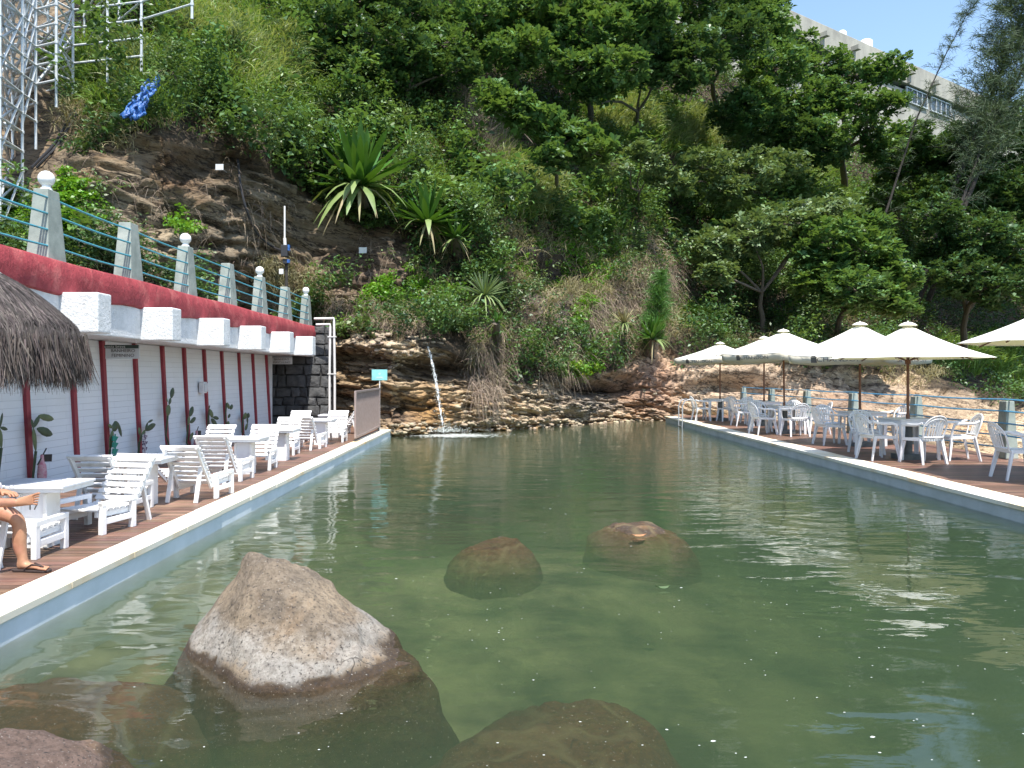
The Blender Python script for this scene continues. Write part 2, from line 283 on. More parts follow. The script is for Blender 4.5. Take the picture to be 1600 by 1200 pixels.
class MB:
    def __init__(s): s.v = []; s.f = []
    def add(s, vs, fs):
        b = len(s.v); s.v += [tuple(x) for x in vs]; s.f += [tuple(i + b for i in f) for f in fs]; return s
    def box(s, c, d, rot=None, taper=1.0):
        c = Vector(c); hx, hy, hz = d[0]/2, d[1]/2, d[2]/2; vs = []
        for z in (-1, 1):
            k = taper if z > 0 else 1
            for x, y in ((-1, -1), (1, -1), (1, 1), (-1, 1)):
                p = Vector((x*hx*k, y*hy*k, z*hz))
                if rot is not None: p = rot @ p
                vs.append(c + p)
        return s.add(vs, [(0, 3, 2, 1), (4, 5, 6, 7), (0, 1, 5, 4), (1, 2, 6, 5), (2, 3, 7, 6), (3, 0, 4, 7)])
    def bar(s, a, b, w, t, up=(0, 0, 1)):
        a, b = Vector(a), Vector(b); d = (b - a); L = d.length; d.normalize(); u = Vector(up)
        x = d.cross(u)
        if x.length < 1e-4: x = d.cross(Vector((0, 1, 0)))
        x.normalize(); z = x.cross(d).normalized()
        return s.box((a + b) / 2, (w, L, t), Matrix((x, d, z)).transposed())
    def tube(s, a, b, r0, r1=None, n=8, cap=True):
        return s.path([a, b], [r0, r0 if r1 is None else r1], n, cap)
    def path(s, pts, rs, n=8, cap=True, flat=1.0, up=None):
        pts = [Vector(p) for p in pts]; k = len(pts)
        if not hasattr(rs, '__len__'): rs = [rs] * k
        vs = []; ux = None
        for i, p in enumerate(pts):
            d = (pts[min(i+1, k-1)] - pts[max(i-1, 0)]).normalized()
            if ux is None:
                u = Vector(up) if up else (Vector((0, 0, 1)) if abs(d.z) < .9 else Vector((0, 1, 0)))
                ux = d.cross(u).normalized()
            else: ux = (ux - d * ux.dot(d)).normalized()
            uy = d.cross(ux)
            for j in range(n):
                a = 2 * math.pi * j / n; vs.append(p + ux * math.cos(a) * rs[i] + uy * math.sin(a) * rs[i] * flat)
        fs = [(i*n + j, i*n + (j+1) % n, (i+1)*n + (j+1) % n, (i+1)*n + j) for i in range(k-1) for j in range(n)]
        if cap: fs += [tuple(reversed(range(n))), tuple((k-1)*n + j for j in range(n))]
        return s.add(vs, fs)
    def lathe(s, prof, c=(0, 0, 0), n=20):
        c = Vector(c); vs = []; k = len(prof)
        for r, z in prof:
            for j in range(n): a = 2*math.pi*j/n; vs.append(c + Vector((r*math.cos(a), r*math.sin(a), z)))
        return s.add(vs, [(i*n + j, i*n + (j+1) % n, (i+1)*n + (j+1) % n, (i+1)*n + j) for i in range(k-1) for j in range(n)])
    def prism(s, poly, ext):
        e = Vector(ext); k = len(poly); vs = [Vector(p) for p in poly] + [Vector(p) + e for p in poly]
        return s.add(vs, [tuple(reversed(range(k))), tuple(range(k, 2*k))] + [(i, (i+1) % k, k + (i+1) % k, k + i) for i in range(k)])
    def build(s, name, mat, parent=None, smooth=False, bevel=0, seg=2):
        me = bpy.data.meshes.new(name); me.from_pydata(s.v, [], s.f); me.update()
        if bevel or smooth:
            bm = bmesh.new(); bm.from_mesh(me)
            if bevel: bmesh.ops.bevel(bm, geom=list(bm.edges), offset=bevel, segments=seg, affect='EDGES', profile=.6, clamp_overlap=True)
            bmesh.ops.recalc_face_normals(bm, faces=bm.faces); bm.to_mesh(me); bm.free()
        if smooth:
            me.polygons.foreach_set('use_smooth', np.ones(len(me.polygons), bool))
            try: me.set_sharp_from_angle(angle=R(40))
            except Exception: pass
        me.materials.append(M[mat]); o = bpy.data.objects.new(name, me); COL.objects.link(o); o.parent = parent
        return o
def text(name, s, size, mat, parent, origin, xdir, up, depth=.002, xs=1.0):
    cu = bpy.data.curves.new('t', 'FONT'); cu.body = s; cu.size = size; cu.extrude = depth; cu.align_x = 'CENTER'; cu.align_y = 'CENTER'
    o = bpy.data.objects.new('t', cu); COL.objects.link(o); bpy.context.view_layer.update()
    me = bpy.data.meshes.new_from_object(o.evaluated_get(bpy.context.evaluated_depsgraph_get())); bpy.data.objects.remove(o)
    x = Vector(xdir).normalized(); y = Vector(up).normalized(); z = x.cross(y); mt = Matrix((x*xs, y, z)).transposed().to_4x4(); mt.translation = Vector(origin)
    me.transform(mt); me.name = name; me.materials.clear(); me.materials.append(M[mat]); ob = bpy.data.objects.new(name, me); COL.objects.link(ob); ob.parent = parent
    return ob
# ================================================================ THE HILL
ST = [  # photo column, nine (distance, photo row) points from foot to crest
(-500, (12,600),(12,560),(12,520),(12.5,480),(13,380),(14,250),(18,100),(24,-50),(32,-300)),
(0, (15.5,640),(15.5,600),(16,520),(17,460),(20.5,340),(22.2,230),(24.2,120),(27.5,0),(35,-200)),
(130, (16.5,640),(16.5,600),(16.8,520),(17.3,460),(19.2,340),(21,235),(22.9,130),(27,0),(35,-200)),
(250, (18,640),(18,600),(18.3,540),(18.5,470),(19,350),(20.3,205),(23.5,100),(27.5,0),(36,-200)),
(400, (24.6,650),(24.6,640),(24.6,560),(24.2,480),(23.2,350),(23,230),(27,110),(31.5,0),(40,-200)),
(500, (24.6,690),(24.4,668),(24.2,528),(24.6,500),(24.8,440),(26,310),(29,190),(35,0),(43,-200)),
(610, (22,770),(21.7,684),(22.1,530),(24,500),(25,450),(26.5,330),(30.5,190),(38.5,0),(48,-200)),
(700, (23,765),(22.8,678),(23.2,545),(24.5,515),(26,450),(27.7,345),(33,190),(41.5,0),(51,-200)),
(800, (24.8,750),(24.4,672),(24.9,590),(25.6,540),(27.5,430),(29.3,340),(36.5,190),(45,0),(55,-200)),
(900, (27,740),(26.8,664),(27.2,600),(28.2,550),(30.5,430),(33.5,320),(40,180),(48,0),(58,-200)),
(1000,(29.5,730),(29.2,659),(29.6,600),(30.6,550),(33,430),(37.5,300),(44,160),(50,40),(60,-160)),
(1070,(30,730),(30,657),(31,600),(33,545),(36.5,450),(42,300),(48,180),(55,60),(62,-80)),
(1150,(29.5,760),(30,700),(31.8,640),(33.8,580),(37.5,515),(42,380),(48,250),(55,140),(62,40)),
(1250,(29,760),(29.5,710),(32,650),(36,565),(39.5,525),(45,400),(50,300),(57,220),(64,150)),
(1400,(27,780),(28,730),(32,670),(38,600),(43,560),(48,480),(54,380),(62,310),(70,250)),
(1600,(26,790),(28,740),(34,685),(43,618),(49,588),(55,540),(62,450),(70,380),(78,330)),
(2300,(26,800),(30,745),(40,680),(55,615),(63,590),(70,560),(78,510),(86,470),(95,430))]
sp = np.array([s[0] for s in ST], float); CT = np.array([[list(p) for p in s[1:]] for s in ST], float)
cols = np.unique(np.concatenate([np.arange(-500, 0, 14), np.arange(0, 500, 5), np.arange(500, 1100, 2.2), np.arange(1100, 1700, 3), np.arange(1700, 2301, 25)]))
rows = np.concatenate([np.linspace(0, 1, 8)[:-1], np.linspace(1, 2, 96)[:-1], np.linspace(2, 3, 20)[:-1], np.linspace(3, 5, 84)[:-1], np.linspace(5, 8, 90)])
def ctrl(cs, k): return np.stack([np.interp(cs, sp, CT[:, k, c]) for c in (0, 1)], -1)
G = np.zeros((len(rows), len(cols), 2)); K = [ctrl(cols, k) for k in range(9)]
for i, t in enumerate(rows):
    k = min(int(t), 7); f = t - k; G[i] = K[k] * (1 - f) + K[k+1] * f
for _ in range(3):                                           # soften the joints of the control net
    g = G.copy(); g[1:-1] = (G[:-2] + 2*G[1:-1] + G[2:]) / 4; g[:, 1:-1] = (g[:, :-2] + 2*g[:, 1:-1] + g[:, 2:]) / 4; G = g
GY, GP = G[..., 0], G[..., 1]; GX = np.repeat(cols[None], len(rows), 0)
def world(px, py, Y): return np.stack([(px - VX)/F*Y, Y, EYE - (py - VY)/F*Y], -1)
P0 = world(GX, GP, GY)
def normals(P):
    du = np.gradient(P, axis=1); dv = np.gradient(P, axis=0); n = np.cross(du, dv); n /= np.linalg.norm(n, axis=-1, keepdims=True) + 1e-9; return n
N0 = normals(P0)
def inpoly(px, py, poly):
    r = np.zeros(np.shape(px), bool); k = len(poly)
    for i in range(k):
        x1, y1 = poly[i]; x2, y2 = poly[(i+1) % k]
        c = ((y1 > py) != (y2 > py)) & (px < (x2-x1)*(py-y1)/((y2-y1) + 1e-9) + x1); r ^= c
    return r
def blob(px, py, cx, cy, rx, ry): return np.exp(-(((px-cx)/rx)**2 + ((py-cy)/ry)**2))
LEFTCLIFF = [(120,262),(170,235),(210,215),(330,208),(400,255),(470,290),(520,335),(610,360),(640,390),(640,440),(600,455),(560,470),(470,480),(400,500),(250,440),(130,400),(80,330)]
LEDGE = [(440,560),(500,528),(640,532),(700,545),(770,580),(800,600),(860,590),(960,585),(985,545),(1035,535),(1050,580),(1080,565),(1130,560),(1250,585),(1310,575),(1420,585),(1600,645),(2300,640),(2300,900),(440,900)]
DARKROCK = [(790,392),(860,372),(925,420),(945,480),(925,512),(870,520),(800,470)]
SOIL = [(-520,420),(-520,-220),(118,-220),(130,60),(112,125),(135,170),(122,250),(96,322),(20,320),(-40,420)]
wx = GX + 14*vnoise(GX*.05, GP*.05, 0, 3); wy = GP + 10*vnoise(GX*.05, GP*.05, 5, 4)
mL = inpoly(wx, wy, LEFTCLIFF).astype(float); mE = inpoly(wx, wy, LEDGE).astype(float); mD = inpoly(wx, wy, DARKROCK).astype(float); mS = inpoly(wx, wy, SOIL).astype(float)
x, y, z = P0[..., 0], P0[..., 1], P0[..., 2]
# strata of the pool ledge: broken layers, lumps and caves
zt = z + .10*x + .25*fbm(x*.5, y*.5, z*.5, 3, 9)
def strata(f, sx, s, tilt=0):
    q = (zt + tilt*x)*f + .5*fbm(x*.7, y*.7, z*.8, 3, s); i = np.floor(q); fr = q - i; a = vnoise(x*sx + 37.7*_h(i, i*0, i*0, s), y*sx, i*0, s + 1); bl = np.floor(x*sx*1.7 + .4*vnoise(x*3, z*3, 0, s) + 9.1*i); c = _h(bl, i, i*0, s + 2)*2 - 1
    return .6*a + .4*c - .55*(np.abs(fr*2 - 1)**6)
lay = .85*strata(1.7, .55, 201) + .20*strata(5.0, 1.5, 211); chunk = fbm(x*3.0, y*3.0, zt*9, 3, 31, .6); crack = np.abs(fbm(x*1.3, y*1.3, zt*4.0, 4, 41))
big = fbm(x*.35, y*.35, z*.5, 3, 51); rid = np.abs(chunk)
smoothR = sstep(1080, 1250, GX)                               # smoother slabs behind the right deck
dE = (.36*big + .40*lay + (.13*chunk - .20*np.exp(-(crack*9)**2)) * (1 - .6*smoothR))
slab = -.35*np.exp(-((fbm(x*.25 - z*.18, y*.1, z*.2, 3, 61))*10)**2) + .25*fbm(x*.6, y*.3, z*2.0 + x*.9, 4, 63) + .50*strata(1.6, .35, 221, .22) + .28*strata(4.6, .9, 231, .26)
dE = dE*(1-.55*smoothR) + slab*smoothR
dL = .60*fbm(x*.5, y*.5, z*.6, 4, 71) + .22*fbm(x*.8, y*.8, z*3.4, 4, 75) + .14*chunk + .20*strata(1.5, .5, 241) + .09*strata(5.5, 1.3, 251) - .28*np.exp(-(np.abs(fbm(x*.7, y*.7, z*1.4, 3, 79))*12)**2)
dV = .5*fbm(x*.3, y*.3, z*.3, 4, 81) + .15*fbm(x*1.6, y*1.6, z*1.6, 3, 85)
disp = np.where(mE > 0, dE, np.where(mL > 0, dL, dV + mD*.5*crack))
for cx, cy, rx, ry, a in ((700,578,90,17,-1.1),(620,640,40,22,-.6),(560,560,60,8,-.4),(590,583,40,14,.35),(940,606,45,14,-1.1),(985,603,16,13,-1.0),(900,628,30,10,.3),
                          (570,540,70,9,.45),(620,556,35,9,.4),(560,600,60,12,.30),(760,648,12,30,.4),(860,425,45,35,-1.2),(850,395,50,12,.7),(250,330,60,26,-1.1),(290,255,60,24,-.6),(160,275,60,40,.5),
                          (330,385,60,7,-.5),(460,400,60,60,-.5),(200,395,70,20,.3),(560,400,30,60,-.4),(1170,585,90,9,.7),(1150,600,80,7,-.8),(1100,615,60,10,-.5),(1245,560,80,25,.6),(1345,590,18,22,-.8)):
    disp = disp + a*blob(GX, GP, cx, cy, rx, ry)
P = P0 - N0 * 0; out_dir = N0 * np.sign((N0 * (np.array([0, 0, EYE]) - P0)).sum(-1, keepdims=True))
out_dir = out_dir*.6 + .4*np.array([0, -1.0, 0]); out_dir /= np.linalg.norm(out_dir, axis=-1, keepdims=True)
P = P0 + out_dir * disp[..., None]; NH = out_dir
# tint per vertex
def cc(*c): return np.array(c)
tint = np.zeros(P.shape) + cc(.085, .062, .038)
tint = tint + mS[..., None]*(cc(.27, .215, .15) - tint)
vL = vnoise(GX*.012, GP*.02, 0, 5)[..., None]*.5 + .5
lc = cc(.38, .315, .22)*(1-vL) + cc(.23, .195, .15)*vL
lc = lc + np.clip(blob(GX, GP, 290, 260, 50, 45)[..., None]*1.2, 0, 1)*(cc(.27, .165, .085) - lc); lc = lc + np.clip(blob(GX, GP, 560, 420, 110, 70)[..., None], 0, 1)*(cc(.15, .105, .075) - lc)
lc = lc + np.clip(blob(GX, GP, 360, 250, 110, 30)[..., None], 0, 1)*(cc(.15, .12, .085) - lc)
tint = tint + mL[..., None]*(lc - tint)
ec = cc(.66, .54, .38)*(1-vL) + cc(.50, .41, .30)*vL
for cx, cy, rx, ry, c, k in ((700,575,100,26,(.10,.075,.055),1.2),(670,640,60,40,(.40,.24,.09),1),(620,650,40,16,(.12,.08,.055),1),(1020,600,60,60,(.44,.27,.19),1.1),(760,672,300,6,(.42,.26,.10),1),  # darkest blobs paint the shade of the ledge caves into the rock colour
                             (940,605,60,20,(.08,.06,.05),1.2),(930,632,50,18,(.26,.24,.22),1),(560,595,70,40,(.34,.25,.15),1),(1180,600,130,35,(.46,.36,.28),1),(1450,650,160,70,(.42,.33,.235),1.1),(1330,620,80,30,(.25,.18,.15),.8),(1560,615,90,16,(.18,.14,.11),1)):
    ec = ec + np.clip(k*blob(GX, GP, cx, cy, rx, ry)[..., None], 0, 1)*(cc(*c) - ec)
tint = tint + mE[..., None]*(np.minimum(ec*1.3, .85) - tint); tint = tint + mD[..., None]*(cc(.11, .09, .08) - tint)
tint = tint + (sstep(.35, .0, P[..., 2])*(P[..., 0] < 6.3))[..., None]*.55*(cc(.20, .12, .05) - tint)
nr, nc = GX.shape; idx = np.arange(nr*nc).reshape(nr, nc)
Fq = np.stack([idx[:-1, :-1], idx[:-1, 1:], idx[1:, 1:], idx[1:, :-1]], -1).reshape(-1, 4)
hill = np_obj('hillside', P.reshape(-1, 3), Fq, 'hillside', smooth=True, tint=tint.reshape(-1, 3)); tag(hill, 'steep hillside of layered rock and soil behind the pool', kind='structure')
PX = (P[..., 0]/P[..., 1]*F + VX); PY = (VY - (P[..., 2]-EYE)/P[..., 1]*F)
def hill_at(px, py):
    """world point and outward direction of the hill where the net's own column/row is (px, py)"""
    j = int(np.clip(np.searchsorted(cols, px), 1, nc-1)); i = int(np.argmin(np.abs(GP[:, j] - py))); return Vector(P[i, j]), Vector(NH[i, j])
# uniform samples over the net
def hill_samples(n, cond, x0=-140, x1=1780, y0=-90, y1=690):
    out = []; tot = 0
    for _ in range(40):
        px = rng.uniform(x0, x1, n); py = rng.uniform(y0, y1, n)
        j = np.clip(np.searchsorted(cols, px), 1, nc-1); i = np.argmin(np.abs(GP[:, j] - py), axis=0)
        q_ = P[i, j]; ok = (np.abs(GP[i, j] - py) < 12) & (rng.random(n) < cond(px, py)) & ~((q_[:, 0] > -9.7) & (q_[:, 0] < -4.5) & (q_[:, 1] < 23.4) & (q_[:, 2] < 3.6)); out.append(np.stack([i[ok], j[ok]], -1)); tot += ok.sum()
        if tot >= n: break
    o = np.concatenate(out)[:n]; return o[:, 0], o[:, 1]
# ---------------------------------------------------------------- foliage makers (numpy)
def rot_rand(n, tilt=None):
    """random frames: (n,3,3) columns = x,y,z"""
    a = rng.normal(size=(n, 3)); a /= np.linalg.norm(a, axis=1, keepdims=True); b = rng.normal(size=(n, 3)); b -= a*(a*b).sum(1, keepdims=True); b /= np.linalg.norm(b, axis=1, keepdims=True)
    return np.stack([a, b, np.cross(a, b)], -1)
def leaves(centres, size, aspect=.5, up=.6, spread=None):
    """one bent quad leaf per centre, faces tending upward"""
    n = len(centres); nrm = rng.normal(size=(n, 3)); nrm[:, 2] = np.abs(nrm[:, 2]) + up*1.6; nrm /= np.linalg.norm(nrm, axis=1, keepdims=True)
    d = rng.normal(size=(n, 3)); d -= nrm*(nrm*d).sum(1, keepdims=True); d /= np.linalg.norm(d, axis=1, keepdims=True); s = np.cross(nrm, d)
    L = (size*rng.uniform(.6, 1.35, n))[:, None]; wd = L*aspect
    v = np.stack([centres, centres + d*L*.55 + s*wd*.5 + nrm*L*.10, centres + d*L - nrm*L*.12, centres + d*L*.55 - s*wd*.5 + nrm*L*.10], 1)
    f = np.arange(n*4).reshape(n, 4); return v.reshape(-1, 3), f
def rosettes(centres, size, k=8, up=.5, seed=0):
    """whorls of k obovate leaves, as a sea almond carries them"""
    n = len(centres); ax = rng.normal(size=(n, 3))*.45; ax[:, 2] = 1; ax /= np.linalg.norm(ax, axis=1, keepdims=True)
    t = rng.normal(size=(n, 3)); t -= ax*(ax*t).sum(1, keepdims=True); t /= np.linalg.norm(t, axis=1, keepdims=True); b = np.cross(ax, t)
    ang = (np.arange(k)/k*2*np.pi)[None] + rng.uniform(0, 6.28, (n, 1)) + rng.normal(size=(n, k))*.25
    el = rng.uniform(-.15, .75, (n, k)); L = size*rng.uniform(.55, 1.2, (n, k))
    rad = np.cos(ang)[..., None]*t[:, None] + np.sin(ang)[..., None]*b[:, None]; d = rad*np.cos(el)[..., None] + ax[:, None]*np.sin(el)[..., None]
    s = np.cross(ax[:, None], rad); nn = np.cross(s, d)*-1
    c = centres[:, None] + rad*.02; L = L[..., None]; wd = L*.52
    v = np.stack([c, c + d*L*.62 + s*wd*.5 + nn*L*.06, c + d*L - ax[:, None]*L*.10, c + d*L*.62 - s*wd*.5 + nn*L*.06], 2)
    return v.reshape(-1, 3), np.arange(n*k*4).reshape(-1, 4)
def blades(bases, dirs, length, width, droop=.5, seg=3):
    """curved tapering blades"""
    n = len(bases); L = length*rng.uniform(.55, 1.25, n); side = np.cross(dirs, rng.normal(size=(n, 3))); side /= np.linalg.norm(side, axis=1, keepdims=True)
    vs = []
    for i in range(seg + 1):
        t = i/seg; p = bases + dirs*(L*t)[:, None]; p[:, 2] -= droop*L*t*t; w_ = width*(1 - t)**.7*.5 + .001
        vs += [p - side*w_, p + side*w_]
    v = np.stack(vs, 1); base = (np.arange(n)*(2*seg + 2))[:, None, None]
    q = np.array([[2*i, 2*i+1, 2*i+3, 2*i+2] for i in range(seg)])[None]; return v.reshape(-1, 3), (base + q).reshape(-1, 4)
def merge(parts):
    V = []; Q = []; b = 0
    for v, f in parts: V.append(v); Q.append(f + b); b += len(v)
    return np.concatenate(V), np.concatenate(Q)
def around(c, r, k, flat=.7):
    """k points in a lumpy ball round each centre"""
    n = len(c); d = rng.normal(size=(n, k, 3)); d /= np.linalg.norm(d, axis=2, keepdims=True); rr = rng.uniform(.35, 1.0, (n, k, 1)); o = d*rr*np.asarray(r).reshape(-1, 1, 1); o[..., 2] *= flat
    return (c[:, None] + o).reshape(-1, 3)
# ---------------------------------------------------------------- ground vegetation (stuff)
BARE = lambda px, py: inpoly(px, py, LEFTCLIFF) | inpoly(px, py, LEDGE) | inpoly(px, py, DARKROCK) | inpoly(px, py, SOIL)
def ells(px, py, L):
    r = np.zeros(np.shape(px))
    for cx, cy, rx, ry, k in L:
        d = ((px-cx)/rx)**2 + ((py-cy)/ry)**2; r = np.maximum(r, k*sstep(1.25, .7, d + .35*vnoise(px*.045, py*.045, 0, 13)))
    return r
GRASS = [(170,115,80,60,1),(330,60,80,70,.9),(420,120,90,70,.7),(230,175,50,30,.7),(455,45,40,60,.9),(210,250,60,22,.6),(820,300,50,50,.9),(980,195,70,45,1),(1085,215,75,40,1),(1110,300,50,50,.5),(1250,270,50,55,1),(1290,330,40,60,.8),(780,270,40,60,.6),(560,130,90,40,.6),(1600,560,100,40,1),(1480,560,90,30,.6),(700,310,50,40,.5),(130,300,30,24,.8),(950,330,30,60,.4),(1330,400,60,80,.6)]
LIGHT = [(330,50,60,45,.8),(420,110,70,40,.7),(840,310,40,40,1),(970,190,50,35,.9),(1090,210,60,34,1),(1250,265,40,40,.3),(790,280,30,50,.5),(200,120,30,40,.4)]
DRY = [(740,175,32,60,1),(760,230,40,50,.8),(640,500,90,18,.9),(765,550,34,45,.9),(830,520,45,35,.6),(540,490,50,16,.7),(860,560,50,20,.5),(960,500,50,50,.8),(1000,440,60,60,.6),(1040,520,40,30,.6),(700,240,60,60,.4),(170,60,40,40,.6),(440,440,60,30,.8),(300,196,80,14,.3),(960,420,70,60,.8),(830,400,60,60,.6),(1010,500,60,50,.8),(900,470,60,40,.7),(680,420,40,40,.6),(1190,330,60,30,.4),(560,250,50,40,.4),(1300,520,140,30,.5),(1430,590,60,16,.9),(600,300,60,40,.4),(160,190,70,50,.5),(1180,540,60,20,.5)]
CREEP = [(640,465,75,30,1),(600,475,40,20,1),(925,500,40,30,1),(900,575,36,22,1),(870,340,30,16,.6),(840,380,26,10,1),(1085,495,34,22,1),(1100,510,50,20,.7),(120,330,45,45,1),(40,355,60,30,1),(720,500,30,24,.7),(770,530,18,18,.7),(830,415,26,18,1),(290,350,26,20,.5),(920,400,70,60,.5),(1240,500,40,20,.5)]
def big_bush(px, py): return np.clip(fbm(px*.022, py*.03, 0, 3, 17)*1.6 + .55, 0, 1.6)
def surf(i, j, lift): return P[i, j] + NH[i, j]*np.asarray(lift)[:, None] + np.array([0, 0, 1.0])*(np.asarray(lift)*.5)[:, None]
def veg(px, py): return (~BARE(px, py)).astype(float)
sc = lambda i, j: P[i, j, 1]/30.0                               # farther bushes carry larger clumps
def undergrowth(name, label, n, cond, mat, k, leaf, rad, lift=1.0, aspect=.5, y1=690):
    i, j = hill_samples(n, cond, y1=y1); lf = big_bush(GX[i, j], GP[i, j])*lift*rng.uniform(.35, 1, len(i)); c = surf(i, j, lf)
    s = sc(i, j)**.75; cc_ = around(c, rad*s, k); v, f = leaves(cc_, leaf*np.repeat(s, k)**.6, aspect); o = np_obj(name, v, f, mat); return tag(o, label, kind='stuff')
others = lambda px, py: np.maximum(np.maximum(ells(px, py, GRASS), ells(px, py, DRY)*.9), ells(px, py, CREEP))
low = lambda px, py: sstep(120, 330, py + 0*px)
undergrowth('undergrowth', 'dark green leafy undergrowth over the hillside', 9500, lambda px, py: veg(px, py)*(1 - .95*others(px, py))*.9, 'leaf_dark', 22, .15, .42, 1.1)
undergrowth('undergrowth', 'broad leaved shrubs among the undergrowth', 2600, lambda px, py: veg(px, py)*(py < 430)*(1 - .8*others(px, py))*sstep(-.1, .3, vnoise(px*.02, py*.025, 0, 43)), 'leaf_mid', 14, .27, .55, 1.7, .6)
undergrowth('undergrowth', 'mid green shrubby undergrowth over the hillside', 5200, lambda px, py: veg(px, py)*(1 - .85*others(px, py))*sstep(-.15, .35, vnoise(px*.013, py*.018, 0, 23)), 'leaf_mid', 20, .16, .38, 1.5)
undergrowth('undergrowth', 'olive scrub with pale leaves among the bushes', 3600, lambda px, py: veg(px, py)*(1 - .6*others(px, py))*sstep(.0, .5, vnoise(px*.016, py*.02, 0, 29)), 'leaf_olive', 18, .11, .34, 1.6)
undergrowth('undergrowth', 'leafy scrub on the far slope under the hilltop building', 2600, lambda px, py: (px > 1150)*(py < 470)*.9, 'leaf_mid', 22, .15, .42, 1.2)
undergrowth('creeper', 'bright green creeper patches hanging on the rock', 1500, lambda px, py: ells(px, py, CREEP), 'leaf_bright', 26, .11, .25, .35, .7)
undergrowth('creeper', 'yellow green creeper sprinkled along the ledges', 320, lambda px, py: ells(px, py, [(905,578,26,20,1),(1085,490,22,16,1),(640,250,24,18,.0),(840,380,20,8,1),(680,240,50,26,.8),(730,270,30,30,.6)]), 'leaf_yellow', 22, .09, .22, .5, .7)
def grassy(name, label, n, cond, mat, k, L, wdt, droop, hang=False, y1=690, lift=.2, th=None):
    i, j = hill_samples(n, cond, y1=y1); lf = big_bush(GX[i, j], GP[i, j])*lift; c = surf(i, j, lf); s = sc(i, j)**.6
    b = np.repeat(c, k, 0) + rng.normal(size=(len(c)*k, 3))*.12; d = rng.normal(size=(len(b), 3))*.38; d += np.repeat(NH[i, j], k, 0)*.35; d[:, 2] += .85 if not hang else -.3; d /= np.linalg.norm(d, axis=1, keepdims=True)
    v, f = blades(b, d, L*np.repeat(s, k), wdt*np.repeat(s, k)[:, None], droop); return tag(np_obj(name, v, f, mat), label, kind='stuff')
grassy('grass', 'tall green grass on the hill slope', 3400, lambda px, py: ells(px, py, GRASS)*(~inpoly(px, py, LEFTCLIFF)), 'grass_green', 13, 1.05, .050, .55)
grassy('grass', 'pale sunlit grass on the upper slope', 2300, lambda px, py: ells(px, py, LIGHT), 'grass_light', 13, .95, .042, .50, lift=.4)
grassy('dry_grass', 'straw coloured dead grass between the bushes', 3600, lambda px, py: np.maximum(ells(px, py, DRY), .10*veg(px, py)*(py < 560)), 'grass_straw', 13, .70, .020, .7)
grassy('dry_vines', 'brown dead vines hanging over the rock ledge', 1500, lambda px, py: ells(px, py, DRY[2:9] + [(760,590,22,30,.8),(880,560,40,20,.5)]), 'dry_stem', 13, .75, .014, .65, hang=True)
grassy('dry_vines', 'thin bare stems and roots over the left cliff', 130, lambda px, py: inpoly(px, py, LEFTCLIFF)*sstep(.1, .5, vnoise(px*.03, py*.03, 0, 37)), 'dry_stem', 8, .50, .010, .7, hang=True)
grassy('dry_stems', 'dense grey bare stems upright under the trees', 900, lambda px, py: ells(px, py, [(740,185,30,62,1),(770,250,26,30,.8),(640,60,20,40,.7)]), 'dry_stem', 16, 1.05, .014, .15, lift=.6)
# ================================================================ POOL, DECKS, WATER
st = lambda o, lab=None: tag(o, lab, kind='structure')
XL, XR, DZ = -3.15, 5.97, .2
g = MB(); g.box((0, 900, -6), (4000, 4000, .1)); st(g.build('ground', 'pool_floor'))
g = MB(); g.add([(-2500, -600, -2.2), (2500, -600, -2.2), (2500, 2600, -2.2), (-2500, 2600, -2.2)], [(0, 1, 2, 3)]); st(g.build('sea', 'sea_water'))
# floor of the pool: shallower on the left, sand with hollows
xs = np.linspace(XL - .2, XR + .2, 90); ys = np.linspace(.3, 31, 240); XX, YY = np.meshgrid(xs, ys)
ZZ = -.38 - .08*(XX - XL) + .36*np.exp(-((XX - .8)/2.2)**2 - ((YY - 8.1)/1.7)**2) + .10*fbm(XX*.8, YY*.8, 0, 4, 5)
ii = np.arange(XX.size).reshape(XX.shape); st(np_obj('pool_floor', np.stack([XX, YY, ZZ], -1).reshape(-1, 3), np.stack([ii[:-1, :-1], ii[:-1, 1:], ii[1:, 1:], ii[1:, :-1]], -1).reshape(-1, 4), 'pool_floor', smooth=True))
b = MB(); b.box((XL - .12, 11.3, -1.0), (.24, 22.2, 2.29)); b.box((1.4, .25, -1.0), (9.36, .25, 2.28)); st(b.build('pool_wall', 'pool_paint'))
b = MB(); b.box((XR + .16, 14.6, -1.0), (.32, 28.4, 2.29)); st(b.build('pool_wall', 'pool_paint_shaded'))
b = MB(); jj = random.Random(3)
for cx_, w_, y0, y1 in ((XL - .135, .30, .4, 22.5), (XR + .19, .42, .4, 28.9)):
    y = y0
    while y < y1: L_ = min(jj.uniform(.9, 1.3), y1 - y); b.box((cx_ + jj.uniform(-.004, .004), y + L_/2, .175 + jj.uniform(-.003, .003)), (w_, L_ - .005, .055)); y += L_
b.box((1.41, .2, .172), (8.67, .32, .05)); o = st(b.build('pool_coping', 'coping_stone', bevel=.006))
